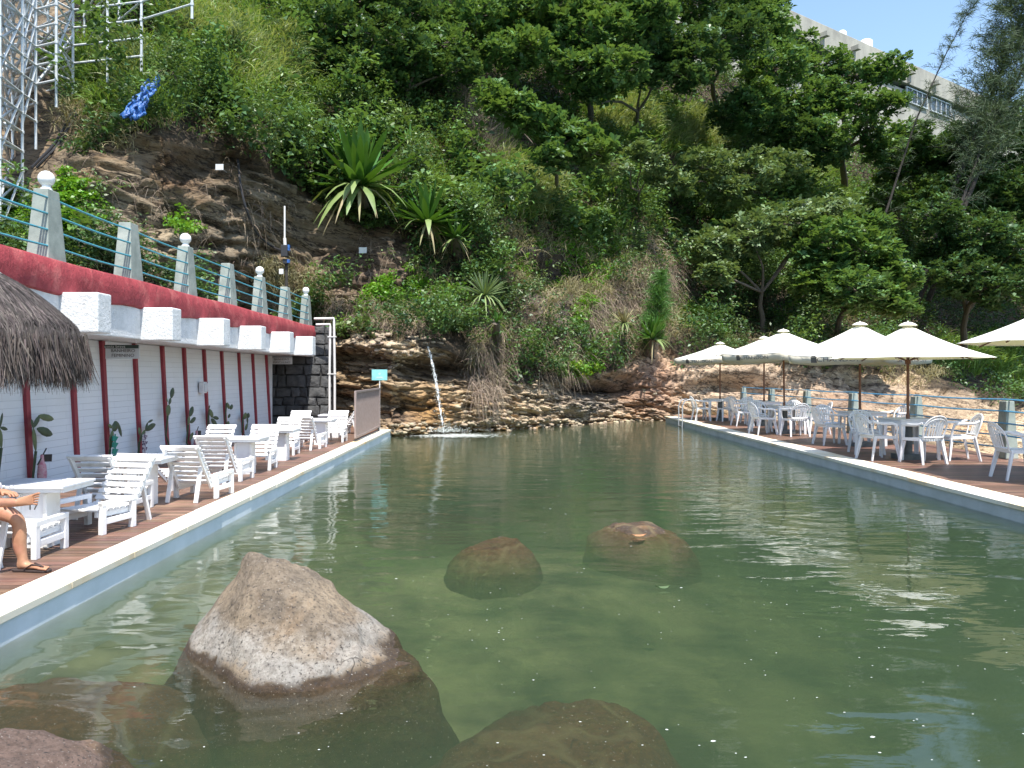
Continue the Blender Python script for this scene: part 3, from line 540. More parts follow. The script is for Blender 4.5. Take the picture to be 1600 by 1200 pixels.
# the water body: clear rippled top, murky inside; its far end runs into the ledge
b = MB(); b.prism([(XL - .02, .3, -1.9), (XR + .02, .3, -1.9), (XR + .02, 30.6, -1.9), (XL - .02, 23.4, -1.9)], (0, 0, 1.9)); o = st(b.build('pool_water', 'pool_water'))
def deck(x0, x1, y0, y1):
    b = MB(); y = y0
    while y < y1: b.box(((x0+x1)/2, y + .046, .178), (x1 - x0, .092, .04)); y += .1
    return b
st(deck(-6.42, XL - .287, -1.5, 23).build('pool_deck', 'deck_wood'), 'brown plank deck in front of the changing rooms')
st(deck(XR + .402, 9.35, -1.5, 29.6).build('pool_deck', 'deck_wood'), 'brown plank deck under the parasols')
st(deck(XL - .28, XR + .40, -1.5, .10).build('pool_deck', 'deck_wood'), 'brown plank deck at the near end')
b = MB(); b.box((-4.93, 10.8, -.9), (2.98, 24.4, 2.1)); b.box((7.82, 14.0, -.9), (2.9, 31, 2.1)); b.box((1.4, -.75, -.9), (9.0, 1.45, 2.08)); st(b.build('deck_base', 'dark_concrete'))
# ---------------------------------------------------------------- rocks
def rock_field(name, cx, cy, rx, ry, fn, mat, label, cat='rock', n=110, foot=-1.6, amp=.03, fr=3, smooth=True):
    u = np.linspace(-1, 1, n); U, Vv = np.meshgrid(u, u); X = cx + U*rx; Y = cy + Vv*ry; Z = fn(X, Y); Z = np.maximum(Z, foot)
    Z = Z + amp*fbm(X*fr, Y*fr, Z*fr, 5, int(abs(cx*10)) + 3, .55); X = X + amp*1.2*fbm(X*fr, Z*fr*2, Y*fr, 4, 51); Y = Y + amp*1.2*fbm(Y*fr, Z*fr*2, X*fr, 4, 57); Z = Z + .010*fbm(X*14, Y*14, Z*14, 3, 77)
    ii = np.arange(n*n).reshape(n, n); o = np_obj(name, np.stack([X, Y, Z], -1).reshape(-1, 3), np.stack([ii[:-1, :-1], ii[:-1, 1:], ii[1:, 1:], ii[1:, :-1]], -1).reshape(-1, 4), mat, smooth=True)
    return tag(o, label, cat)
def smin(L, k=14.0):
    a = np.stack(L); m = a.min(0); return m - np.log(np.exp(-k*(a - m)).sum(0))/k
def mainrock(X, Y):
    X = X + .05*fbm(X*1.5, Y*1.5, 0, 3, 91); l = (X + 2.03)*1.75 + .04*np.sin(Y*5); r = (-.48 - X)*.60; fz = (Y - 4.20)*1.05 + .10*(X + 1.2); f2 = (Y - 3.97)*.62 + .12; bk = (5.42 - Y)*1.5; rb = ((-.60 - X)*.8 + (5.0 - Y)*.6)*1.2; lb = ((X + 2.02)*.8 + (5.3 - Y)*.6)*1.5; f3 = (Y - 4.12)*.75 + .16 - .12*(X + 1.4); t = .735 - .10*(X + 1.5) + .02*np.sin(X*9)
    l2 = ((X + 1.98)*.65 + (Y - 4.72)*.76)*1.7; r2 = ((-.49 - X)*.6 + (Y - 4.55)*.8)*1.0; l = np.where(l < 0, l*.5, l)
    z = smin([l, r, fz, bk, t, l2, r2, rb, lb, f3], 30); z = z - .035*np.maximum(0, fbm(X*3.2, Y*3.2, 0, 3, 71)); z = np.where(z < 0, z*np.where(X > -.75, 3.6, np.where(Y < 4.6, 4.0, 2.0)), z)
    z = z - .04*sstep(-.02, .02, X + .80 + (Y - 4.5)*.45 + .04*np.sin(Y*9)) - .035*sstep(.03, -.03, X + 1.52 - (Y - 4.9)*.35 + .03*np.sin(Y*11)) - .03*sstep(-.015, .015, (Y - 4.45) - (X + 1.2)*.35 + .03*np.sin(X*8)); z = z - .17*np.exp(-(((X + 1.585)/.042)**2 + ((Y - 4.36)/.055)**2)) - .035*np.exp(-(((X - Y*.6 + 4.4)/.03)**2))
    z = z - .03*np.exp(-(((X + .86 - (Y - 4.5)*.5)/.025)**2))
    return z
rock_field('pool_rock', -1.2, 4.9, 1.75, 1.6, mainrock, 'granite', 'big granite rock rising to a blunt peak from the water, white stain on its face', n=260, amp=.048, fr=2.3)
def dome(cx, cy, rx, ry, top, rot=0, p=2.2, flat=0, depth=1.4):
    c, s = math.cos(rot), math.sin(rot)
    def f(X, Y):
        a = ((X-cx)*c + (Y-cy)*s)/rx; b = (-(X-cx)*s + (Y-cy)*c)/ry; a = a + .12*vnoise(X*1.4, Y*1.4, 0, 7); d = np.abs(a)**p + np.abs(b)**p
        return np.minimum(top + .03 - depth*.13*d**1.5 - .9*np.maximum(0, d - 1.3) + .13*fbm(X*1.5, Y*1.5, 0, 4, 9), top + .015*fbm(X*4, Y*4, 0, 3, 4))
    return f
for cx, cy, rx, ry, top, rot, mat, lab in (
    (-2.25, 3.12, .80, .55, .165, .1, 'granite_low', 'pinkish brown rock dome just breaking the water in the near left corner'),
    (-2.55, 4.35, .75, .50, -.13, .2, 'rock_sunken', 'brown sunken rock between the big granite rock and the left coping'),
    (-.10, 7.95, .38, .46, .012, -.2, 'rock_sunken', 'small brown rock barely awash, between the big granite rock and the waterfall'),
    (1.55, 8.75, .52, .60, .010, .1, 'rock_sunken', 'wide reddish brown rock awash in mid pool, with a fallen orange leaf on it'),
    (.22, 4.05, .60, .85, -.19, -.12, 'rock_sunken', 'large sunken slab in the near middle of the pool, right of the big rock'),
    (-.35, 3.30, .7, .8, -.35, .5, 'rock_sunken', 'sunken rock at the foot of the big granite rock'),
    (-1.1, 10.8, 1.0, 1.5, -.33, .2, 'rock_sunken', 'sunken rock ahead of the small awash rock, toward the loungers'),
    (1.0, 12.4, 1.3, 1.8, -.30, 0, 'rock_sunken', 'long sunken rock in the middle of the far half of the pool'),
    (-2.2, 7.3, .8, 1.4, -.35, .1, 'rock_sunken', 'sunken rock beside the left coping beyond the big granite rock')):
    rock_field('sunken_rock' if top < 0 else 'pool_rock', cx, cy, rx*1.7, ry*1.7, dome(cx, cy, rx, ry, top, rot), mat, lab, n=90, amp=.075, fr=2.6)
# loose stones along the foot and lip of the ledge
def stones(n, cond, size, lab, seed=0):
    V = []; Fs = []; b0 = 0; i, j = hill_samples(n, cond, 500, 1150, 520, 690); base = bmesh.new(); bmesh.ops.create_icosphere(base, subdivisions=1, radius=1); bv = np.array([v.co[:] for v in base.verts]); bf = np.array([[v.index for v in f.verts] for f in base.faces]); base.free()
    for a in range(len(i)):
        s = size*rng.uniform(.5, 1.5); sc3 = np.array([rng.uniform(.8, 1.6), rng.uniform(.6, 1.0), rng.uniform(.4, .75)])*s; q = bv*(1 + .22*vnoise(bv[:, 0:1]*1.7 + a, bv[:, 1:2]*1.7, bv[:, 2:3]*1.7, 3)); q = np.sign(q)*np.abs(q)**.75*sc3; th = rng.uniform(-.3, .3); c_, s_ = math.cos(th), math.sin(th)
        q = q @ np.array([[c_, 0, s_], [0, 1, 0], [-s_, 0, c_]]); V.append(q + P[i[a], j[a]] + NH[i[a], j[a]]*s*.25); Fs.append(bf + b0); b0 += len(bv)
    return tag(np_obj('loose_stones', np.concatenate(V), np.concatenate(Fs), 'pebble'), lab, kind='stuff')
stones(900, lambda px, py: np.maximum(np.maximum(blob(px, py, 600, 530, 90, 7), .9*blob(px, py, 600, 552, 40, 12)), np.maximum(.8*(np.abs(py - 668 + (px-700)*.03) < 9)*(px < 1040)*(px > 600), .12*((px > 700)&(py > 600)))), .055, 'loose broken stones on the lip and foot of the rock ledge')
# ================================================================ CHANGING ROOM BUILDING
bl = empty('changing_room_building', (-6.4, 12, .2), 0, 'low white changing room building with red ribs, red parapet and protruding white beam ends', 'building')
def on(o, par=bl): o.parent = par; o.matrix_parent_inverse = par.matrix_basis.inverted() if par.parent is None else Matrix(); return o
def bld(mb, name, mat, **k): o = mb.build(name, mat, **k); o.parent = bl; o.location = (6.4, -12, -.2); return o
b = MB(); b.prism([(-6.34, .5, .2), (-6.46, .5, 2.262), (-9.3, .5, 2.262), (-9.3, .5, .2)], (0, 20.85, 0)); bld(b, 'wall', 'painted_brick')
b = MB(); b.box((-7.44, 11.95, 2.31), (3.8, 22.9, .08)); bld(b, 'soffit', 'white_plaster')
b = MB(); b.box((-5.60, 11.93, 2.485), (.2, 22.86, .47)); bld(b, 'fascia', 'white_plaster', bevel=.02)
b = MB(); n = 150                                                             # parapet with a wavy hand-plastered edge and a rounded end
ysn = np.linspace(.45, 23.5, n); vs = []
for i, yy in enumerate(ysn):
    e = math.sqrt(max(0, 1 - max(0, (yy - 23.25)/.25)**2))*.5 + .5; wv = .012*math.sin(yy*2.3) + .01*math.sin(yy*5.1); zb = 2.70 + wv + (1 - e)*.15; zt_ = 3.13 + .008*math.sin(yy*1.7) - (1 - e)*.12
    for x_, z_ in ((-5.46, zb + .02), (-5.44 + wv*.5, (zb + zt_)/2), (-5.47, zt_ - .03), (-5.50, zt_), (-5.86, zt_), (-5.9, zt_ - .03), (-5.9, zb), (-5.5, zb)): vs.append((x_, yy, z_))
b.add(vs, [(i*8 + j, i*8 + (j+1) % 8, (i+1)*8 + (j+1) % 8, (i+1)*8 + j) for i in range(n-1) for j in range(8)] + [tuple(range(8)), tuple((n-1)*8 + j for j in range(7, -1, -1))]); bld(b, 'parapet', 'red_plaster', smooth=True)
b = MB(); b.box((-9.2, 11.95, 2.84), (6.7, 22.8, .56)); bld(b, 'terrace_slab', 'dark_concrete')
for k in range(-4, 6):
    yy = 12.0 + 2.17*k
    if yy < .6: continue
    b = MB(); b.box((-5.32, yy, 2.485), (.60, .34, .50)); bld(b, 'beam_end', 'white_plaster', bevel=.025, seg=3)
ribs = [.9, 2.0, 3.1, 4.2, 5.3, 6.3, 7.35, 8.4, 9.45, 10.45, 11.6, 12.5, 13.6, 14.7, 15.7, 16.75, 17.8, 18.95, 20.0, 21.15]
for yy in ribs:
    b = MB(); b.prism([(-6.30, yy - .045, .2), (-6.405, yy - .045, 2.258), (-6.47, yy - .045, 2.258), (-6.40, yy - .045, .2)], (0, .09, 0)); bld(b, 'rib', 'red_paint')
b = MB(); b.box((-6.42, 21.37, 1.23), (.16, .05, 2.05)); bld(b, 'door_frame', 'white_plaster')
# stone wall closing the end of the deck
sw = empty('stone_wall', (-7.1, 22.7, .2), 0, 'dark rubble stone wall at the far end of the changing rooms, beside the white pipes', 'wall')
b = MB(); b.box((0, .12, 1.43), (4.2, .36, 2.95)); b.build('mortar_core', 'mortar', sw)
b = MB(); zz = .0; rr = random.Random(5)
while zz < 2.86:
    hgt = rr.uniform(.22, .40); hgt = min(hgt, 2.93 - zz); xx = -2.1
    while xx < 2.1:
        ww = rr.uniform(.22, .58); ww = min(ww, 2.12 - xx)
        if ww > .08:
            j = lambda: rr.uniform(-.028, .028); x0, x1, z0, z1 = xx + .012, xx + ww - .012, zz + .012, zz + hgt - .012; d = rr.uniform(.02, .06)
            q = [(x0 + j(), z0 + j()), ((x0+x1)/2, z0 + j()*.6), (x1 + j(), z0 + j()), (x1 + j()*.6, (z0+z1)/2), (x1 + j(), z1 + j()), ((x0+x1)/2, z1 + j()*.6), (x0 + j(), z1 + j()), (x0 + j()*.6, (z0+z1)/2)]
            cx_, cz_ = (x0+x1)/2, (z0+z1)/2; vs = [(a, -.04, c) for a, c in q] + [(cx_ + (a-cx_)*.93, -.085 - d, cz_ + (c-cz_)*.93) for a, c in q] + [(cx_ + j(), -.10 - d, cz_ + j())]
            b.add(vs, [(i, (i+1) % 8, 8 + (i+1) % 8, 8 + i) for i in range(8)] + [(8 + i, 8 + (i+1) % 8, 16) for i in range(8)])
        xx += ww
    zz += hgt
b.build('stone_facing', 'stone_black', sw)
# ---------------------------------------------------------------- railings
def tpost(b, c, h, w0=.30, d0=.30, w1=.15, d1=.20):
    x, y, z = c; vs = [(x + sx*a/2, y + sy*d/2, z + zz) for zz, a, d in ((0, d0, w0), (h, d1, w1)) for sx, sy in ((-1, -1), (1, -1), (1, 1), (-1, 1))]
    return b.add(vs, [(0, 3, 2, 1), (4, 5, 6, 7), (0, 1, 5, 4), (1, 2, 6, 5), (2, 3, 7, 6), (3, 0, 4, 7)])
tr = empty('terrace_railing', (-5.68, 9.7, 3.13), 0, 'grey tapered concrete posts with blue rails along the red parapet', 'railing')
posts = [9.7 + 2.12*k for k in range(-4, 7)]
gl_lab = {9.7: 'largest and nearest round white globe lamp on a parapet post', 9.7 + 4.24: 'second round white globe lamp along the parapet, over the second pair of posts', 9.7 + 8.48: 'third round white globe lamp along the parapet', 9.7 + 12.72: 'farthest and smallest round white globe lamp on the parapet, by the pipes'}
for k, yy in enumerate(posts):
    b = MB(); tpost(b, (0, yy - 9.7, -.01), .88, .40, .28, .25, .18); b.build('post', 'concrete_green', tr, bevel=.012)
    key = [q for q in gl_lab if abs(q - yy) < .01]
    if key:
        t = empty('globe_lamp', (-5.68, yy, 4.0), 0, gl_lab[key[0]], 'lamp', 'globe lamps on the parapet'); b = MB(); b.lathe([(0, 0), (.07, 0), (.065, .03), (.05, .035), (.05, .06), (0, .06)], n=16); b.build('lamp_base', 'white_wood', t, smooth=True)
        b = MB(); b.lathe([(.098*math.sin(a), .145 - .098*math.cos(a)) for a in np.linspace(.02, 3.12, 14)], n=20); b.build('globe', 'globe_glass', t, smooth=True)
for h in (.16, .36, .56, .76):
    b = MB(); 
    for k in range(len(posts) - 1):
        pts = [((.125 - .055*h), posts[k] - 9.7 + (posts[k+1]-posts[k])*s, h - .018*math.sin(s*math.pi)) for s in np.linspace(0, 1, 7)]; b.path(pts, .0135, 6)
    b.build('rail', 'blue_rail', tr)
dr = empty('deck_railing', (9.15, 14.2, .2), 0, 'sage green tapered posts with blue rails on the outer edge of the parasol deck', 'railing')
dposts = [14.2 + 3.12*k for k in range(-4, 6)]
for yy in dposts:
    b = MB(); tpost(b, (0, yy - 14.2, 0), 1.04, .30, .24, .20, .15); b.build('post', 'concrete_green', dr, bevel=.012)
for h in (.20, .42, .64, .86, 1.07):
    b = MB()
    for k in range(len(dposts) - 1): b.path([(-.02 if h > 1 else -.11 + .04*h, dposts[k] - 14.2 + 3.12*s, h - .02*math.sin(s*math.pi)) for s in np.linspace(0, 1, 6)], .016, 6)
    b.build('rail', 'blue_rail_bright', dr)
# ---------------------------------------------------------------- pipes, signs, dispenser
t = empty('drain_pipes', (-4.95, 22.1, .2), 0, 'pair of white drain pipes running down the end of the stone wall', 'pipe')
b = MB(); xa = (516 - VX)/F*22.1 + 4.95; xb = (523 - VX)/F*22.1 + 4.95; b.path([(xa - .42, .1, 2.95), (xa, 0, 2.95), (xa, 0, 2.88), (xa - .02, 0, 1.6), (xa - .02, 0, 0)], .034, 8); b.build('pipe', 'pipe_white', t, smooth=True)
b = MB(); b.path([(xb - .60, .1, 3.12), (xb - .02, 0, 3.12), (xb - .02, 0, 3.05), (xb, 0, 1.6), (xb, 0, 0)], .034, 8); b.build('pipe', 'pipe_white', t, smooth=True)
for z_ in (1.55, 2.6): b = MB(); b.box(((xa + xb)/2 - .01, -.0, z_), (.24, .085, .03)); b.build('clamp', 'pipe_white', t)
def sign(name, px, py, Y, wpx, hpx, label, face, txt, rz=0, board='sign_white', top=None, bottom=None, frame=None):
    c = W(px, py, Y); s = Y/F; t = empty(name, c, rz, label, 'sign'); w_, h_ = wpx*s, hpx*s
    b = MB(); b.box((0, .01, 0), (w_, .012, h_)); b.build('board', board, t, bevel=.002)
    return t, w_, h_
t, w_, h_ = sign('restroom_sign', 191, 550, 12.3, 53, 21, "white hanging sign reading BANHEIRO FEMININO under a dark strip, between two red ribs", None, None)
b = MB(); b.box((-.01, .0, h_*.40), (w_*1.0, .016, h_*.26)); st_ = b.build('header_strip', 'sign_dark', t); text('lettering', 'costa brava', .062, 'pale_letter', st_, (-.11, -.011, h_*.40), (1, 0, 0), (0, 0, 1), .001, 1.15)
text('lettering', 'BANHEIRO', .068, 'ink', t, (.01, -.0, h_*.09), (1, 0, 0), (0, 0, 1), .001, 1.15); text('lettering', 'FEMININO', .068, 'ink', t, (.01, 0, -h_*.26), (1, 0, 0), (0, 0, 1), .001, 1.15)
for x_ in (-w_*.4, w_*.4): b = MB(); b.tube((x_, .01, h_/2), (x_, .01, h_/2 + .12), .006, n=6); b.build('hanger', 'white_plastic', t)
t, w_, h_ = sign('restroom_sign', 440, 563, 21.6, 33, 12, 'small white hanging sign reading BANHEIRO MASCULINO in front of the dark stone doorway', None, None)
b = MB(); b.box((0, 0, h_*.42), (w_, .016, h_*.20)); b.build('header_strip', 'sign_grey', t)
text('lettering', 'BANHEIRO', .07, 'ink', t, (0, 0, h_*.12), (1, 0, 0), (0, 0, 1), .001, 1.2); text('lettering', 'MASCULINO', .07, 'ink', t, (0, 0, -h_*.28), (1, 0, 0), (0, 0, 1), .001, 1.2)
for x_ in (-w_*.4, w_*.4): b = MB(); b.tube((x_, .01, h_/2), (x_, .01, h_/2 + .20), .006, n=6); b.build('hanger', 'white_plastic', t)
t = empty('pictogram_sign', (-6.372, 12.02, 1.70), R(90), 'little white plate with a red female figure on the painted wall', 'sign')
b = MB(); b.box((0, .0, 0), (.20, .012, .20)); b.build('board', 'sign_white', t)
b = MB(); b.lathe([(.001, 0), (.016, 0), (.016, .004), (.001, .004)], n=14); 
for v_ in range(len(b.v)): x_, y_, z_ = b.v[v_]; b.v[v_] = (x_, -.0075 - z_*.3, y_ + .055)
b.prism([(-.018, -.007, .034), (-.032, -.007, -.02), (-.012, -.007, -.02), (-.012, -.007, -.07), (.012, -.007, -.07), (.012, -.007, -.02), (.032, -.007, -.02), (.018, -.007, .034)], (0, -.002, 0)); b.build('figure', 'red_paint', t)
t = empty('soap_dispenser', (-6.30, 16.45, 1.45), 0, 'grey and white dispenser box mounted on the wall beside a red rib', 'dispenser')
b = MB(); b.box((-.035, 0, 0), (.10, .20, .24)); b.build('case', 'white_plastic', t, bevel=.02, seg=3); b = MB(); b.box((.028, 0, .0), (.03, .14, .18)); b.box((.03, 0, -.07), (.04, .05, .02)); b.build('cover', 'sign_white', t, bevel=.01)
# fence panel along the far part of the left coping with the teal sign post at its end
fx = -3.36; t = empty('fence_panel', (fx, 17.7, .2), 0, 'brown slatted metal fence panel standing along the far left coping', 'fence')
b = MB(); b.bar((0, 0, 1.13), (.0, 3.35, 1.15), .05, .05); b.bar((0, 0, .10), (0, 3.35, .14), .05, .05); b.bar((0, 0, .08), (0, 0, 1.15), .05, .05, (0, 1, 0)); b.bar((0, 3.35, .1), (0, 3.35, 1.17), .05, .05, (0, 1, 0)); b.build('frame', 'brown_paint', t, bevel=.004)
b = MB(); [b.box((0, .12 + k*.118, .63), (.018, .062, 1.02)) for k in range(28)]; b.build('slats', 'brown_paint', t)
for y_ in (.02, 3.3): b = MB(); b.tube((0, y_, -.02), (0, y_, .12), .018); b.build('foot', 'dark_concrete', t)
t = empty('pool_sign', (fx, 21.15, .2), 0, 'teal rules sign on a thin post behind the fence panel', 'sign'); b = MB(); b.tube((0, 0, 0), (0, 0, 1.42), .016); b.build('post', 'pipe_white', t)
b = MB(); b.box((0, -.02, 1.52), (.42, .012, .29)); s_ = b.build('board', 'sign_teal', t, bevel=.003); text('lettering', 'o', .10, 'pale_letter', s_, (0, -.028, 1.56), (1, 0, 0), (0, 0, 1), .001)
b = MB(); b.box((0, -.028, 1.46), (.16, .003, .012)); b.box((0, -.028, 1.435), (.22, .003, .008)); b.build('emblem', 'pale_letter', t)
# two white plates fixed on the cliff
for px, py, lab in ((343, 261, 'small white plate on the cliff, left of the black cable'), (567, 391, 'small white plate on the cliff below the big rosette plant')):
    p_, n_ = hill_at(px, py); t = empty('survey_plate', W(px, py, p_.y - .35), 0, lab, 'plate'); s_ = p_.y/F; b = MB(); b.box((0, 0, 0), (12*s_, .02, 9*s_)); b.build('plate', 'sign_white', t); b = MB(); b.tube((0, 0, 0), (0, .8, 0), .01); b.build('pin', 'steel', t)
# mast with control box and black cable
mp = W(452, 460, 22.6); t = empty('utility_mast', (mp.x, 22.3, 3.1), 0, 'thin mast with dark control box and white upper pipe at the cliff foot', 'mast')
zp = lambda py, Y=22.3: EYE - (py - VY)/F*Y - 3.1
b = MB(); b.tube((0, 0, 0), (0, 0, zp(405)), .045, n=8); b.build('mast_pole', 'dark_bark', t); b = MB(); b.tube((-.05, 0, zp(385)), (-.05, 0, zp(322)), .026, n=8); b.tube((-.03, 0, zp(392)), (-.05, 0, zp(372)), .045, n=8); b.build('upper_pipe', 'pipe_white', t)
b = MB(); b.box((-.02, -.10, zp(393)), (.19, .16, .33)); b.box((-.0, -.06, zp(409)), (.15, .12, .14)); b.build('control_box', 'black_rubber', t, bevel=.015); b = MB(); b.box((.10, -.1, zp(388)), (.05, .09, .16)); b.box((.09, -.1, zp(409)), (.07, .08, .09)); b.build('plug', 'blue_tarp', t)
b = MB(); b.box((-.12, -.08, zp(425)), (.12, .08, .15)); b.build('junction_box', 'pipe_white', t, bevel=.01)
def cable(name, pts, r, mat, label, cat='cable'):
    P_ = [Vector(p) for p in pts]; out = []
    for i in range(len(P_) - 1):
        a, b_, c_, d_ = P_[max(i-1, 0)], P_[i], P_[i+1], P_[min(i+2, len(P_)-1)]
        for s in np.linspace(0, 1, 8)[:-1]: out.append(.5*((2*b_) + (-a + c_)*s + (2*a - 5*b_ + 4*c_ - d_)*s*s + (-a + 3*b_ - 3*c_ + d_)*s**3))
    out.append(P_[-1]); b = MB(); b.path(out, r, 6); return tag(b.build(name, mat, smooth=True), label, cat)
def hp(px, py, off=.25): p_, n_ = hill_at(px, py); return W(px, py, p_.y - off)
cable('black_cable', [hp(372, 250), hp(376, 290, .35), hp(386, 330, .4), hp(402, 365, .35), hp(425, 385, .3), W(447, 394, 22.25)], .034, 'black_rubber', 'thick black cable hanging down the cliff to the control box')
for k, (dx, lab) in enumerate(((0, 'upper of two black hoses lying on the soil slope by the scaffold'), (7, 'lower of two black hoses lying on the soil slope by the scaffold'))):
    cable('hose', [hp(118 + dx*.4, 168 + dx, .4), hp(100 + dx, 200, .35), hp(82 + dx, 228, .35), hp(66 + dx, 245, .3), hp(50 + dx, 262, .3)], .035, 'black_rubber', lab, 'hose')
# blue tarpaulin caught in the bushes
c0, _ = hill_at(212, 160); n = 26; V = []; u = np.linspace(0, 1, n)
A, B_, C_, D_ = W(190, 184, c0.y - 2.2), W(224, 186, c0.y - 2.3), W(252, 124, c0.y - 1.9), W(236, 128, c0.y - 1.7)
for i in range(n):
    for j in range(n):
        p_ = (A*(1-u[j]) + B_*u[j])*(1-u[i]) + (D_*(1-u[j]) + C_*u[j])*u[i]; d = .16*float(fbm(u[i]*5, u[j]*5, 0, 3, 3)) + .12*abs(math.sin(u[j]*9 + u[i]*5)); V.append((p_.x + .05*math.sin(i*.9), p_.y - d, p_.z + .07*math.sin(j*1.1)))
ii = np.arange(n*n).reshape(n, n); o = np_obj('tarpaulin', np.array(V), np.stack([ii[:-1, :-1], ii[:-1, 1:], ii[1:, 1:], ii[1:, :-1]], -1).reshape(-1, 4), 'blue_tarp', smooth=True); tag(o, 'crumpled blue tarpaulin caught in the grass above the left cliff', 'tarpaulin')
sm = o.modifiers.new('s', 'SOLIDIFY'); sm.thickness = .02
# scaffold
t = empty('scaffold', W(35, 395, 20), 0, 'tall grey tube scaffold standing on the slope in the top left corner', 'scaffold'); org = t.location.copy()
SN = {'A': (35, 20.2, -140, 396), 'B': (56, 20.9, -140, 216), 'C': (114, 22, -140, 131), 'D': (221, 21.5, -140, 95), 'E': (75, 24.0, -140, 142), 'G': (11, 22.6, -140, 215), 'H': (-62, 18.3, -140, 420), 'I': (-110, 22.0, -140, 330), 'J': (132, 24.6, -140, 90), 'K': (-20, 24.5, -140, 150), 'L': (-140, 19.5, -140, 420), 'M': (0, 19.0, -140, 400), 'N': (40, 23.5, -140, 160), 'O': (186, 23.8, -140, 30), 'T': (168, 21.75, -140, 112), 'P': (300, 20.6, -140, 12), 'Q': (88, 20.6, -140, 150), 'R': (20, 21.6, -140, 300), 'S': (52, 24.8, -140, 110)}
def SP(k, z): px, Y, a, b_ = SN[k]; return Vector(((px - VX)/F*Y, Y, z)) - org
def zr(k): px, Y, a, b_ = SN[k]; return EYE - (b_ - VY)/F*Y, EYE - (a - VY)/F*Y
for k in SN:
    z0, z1 = zr(k); b = MB(); b.tube(SP(k, z0 - .3), SP(k, z1), .036, n=7)
    z_ = math.ceil(z0/.5)*.5
    while z_ < z1: b.tube(SP(k, z_ - .035), SP(k, z_ + .035), .052, n=7); z_ += .5
    b.build('standard', 'galvanised', t)
def ledger(a, b_, step=.5, off=0):
    z = math.ceil(max(zr(a)[0], zr(b_)[0])/step)*step + off; top = min(zr(a)[1], zr(b_)[1])
    while z < top: m = MB(); m.tube(SP(a, z), SP(b_, z), .031, n=6); m.build('ledger', 'galvanised', t); z += step
def brace(a, b_, z): m = MB(); m.tube(SP(a, z), SP(b_, z + 1.8), .030, n=6); m.build('brace', 'galvanised', t)
for a, b_, s in (('C', 'D', .5), ('A', 'B', .5), ('B', 'C', .5), ('H', 'A', .5), ('G', 'B', .5), ('E', 'C', 1), ('G', 'E', 1), ('K', 'E', 2), ('I', 'G', 1), ('D', 'J', 1), ('A', 'G', .5), ('L', 'H', 2), ('M', 'A', .5), ('M', 'G', 1), ('N', 'C', .5), ('N', 'E', 1), ('C', 'O', 1), ('B', 'N', 1), ('D', 'P', .5), ('C', 'T', .5), ('T', 'D', .5), ('T', 'J', 1), ('Q', 'C', .5), ('B', 'Q', .5), ('R', 'B', 1), ('M', 'R', .5), ('S', 'E', .5), ('R', 'S', 1), ('N', 'Q', 1)): ledger(a, b_, s)
for a, b_, z0, m_ in (('H', 'A', 5.0, 3), ('M', 'A', 5.2, 4), ('M', 'G', 7, 3), ('A', 'B', 8.2, 2), ('B', 'C', 9.5, 1), ('C', 'B', 10.2, 1), ('E', 'C', 10.5, 1), ('G', 'B', 9, 1), ('M', 'R', 6, 3), ('Q', 'C', 10.2, 1), ('R', 'B', 8.4, 2), ('A', 'B', 9.4, 1)):
    for k in range(m_): brace(a, b_, z0 + 2*k)
# pool ladder
t = empty('pool_ladder', (XR, 26.4, .2), 0, 'chrome pool ladder at the far end of the right coping', 'ladder')
for y_ in (-.55, .0):
    b = MB(); b.path([(.42, y_, 0), (.42, y_, .50), (.36, y_, .66), (.20, y_, .72), (.02, y_, .66), (-.05, y_, .50), (-.05, y_, -.8)], .022, 8); b.build('handrail', 'steel', t, smooth=True)
for z_ in (-.18, -.45): b = MB(); b.bar((-.05, -.55, z_), (-.05, 0, z_), .07, .02); b.build('step', 'steel', t)
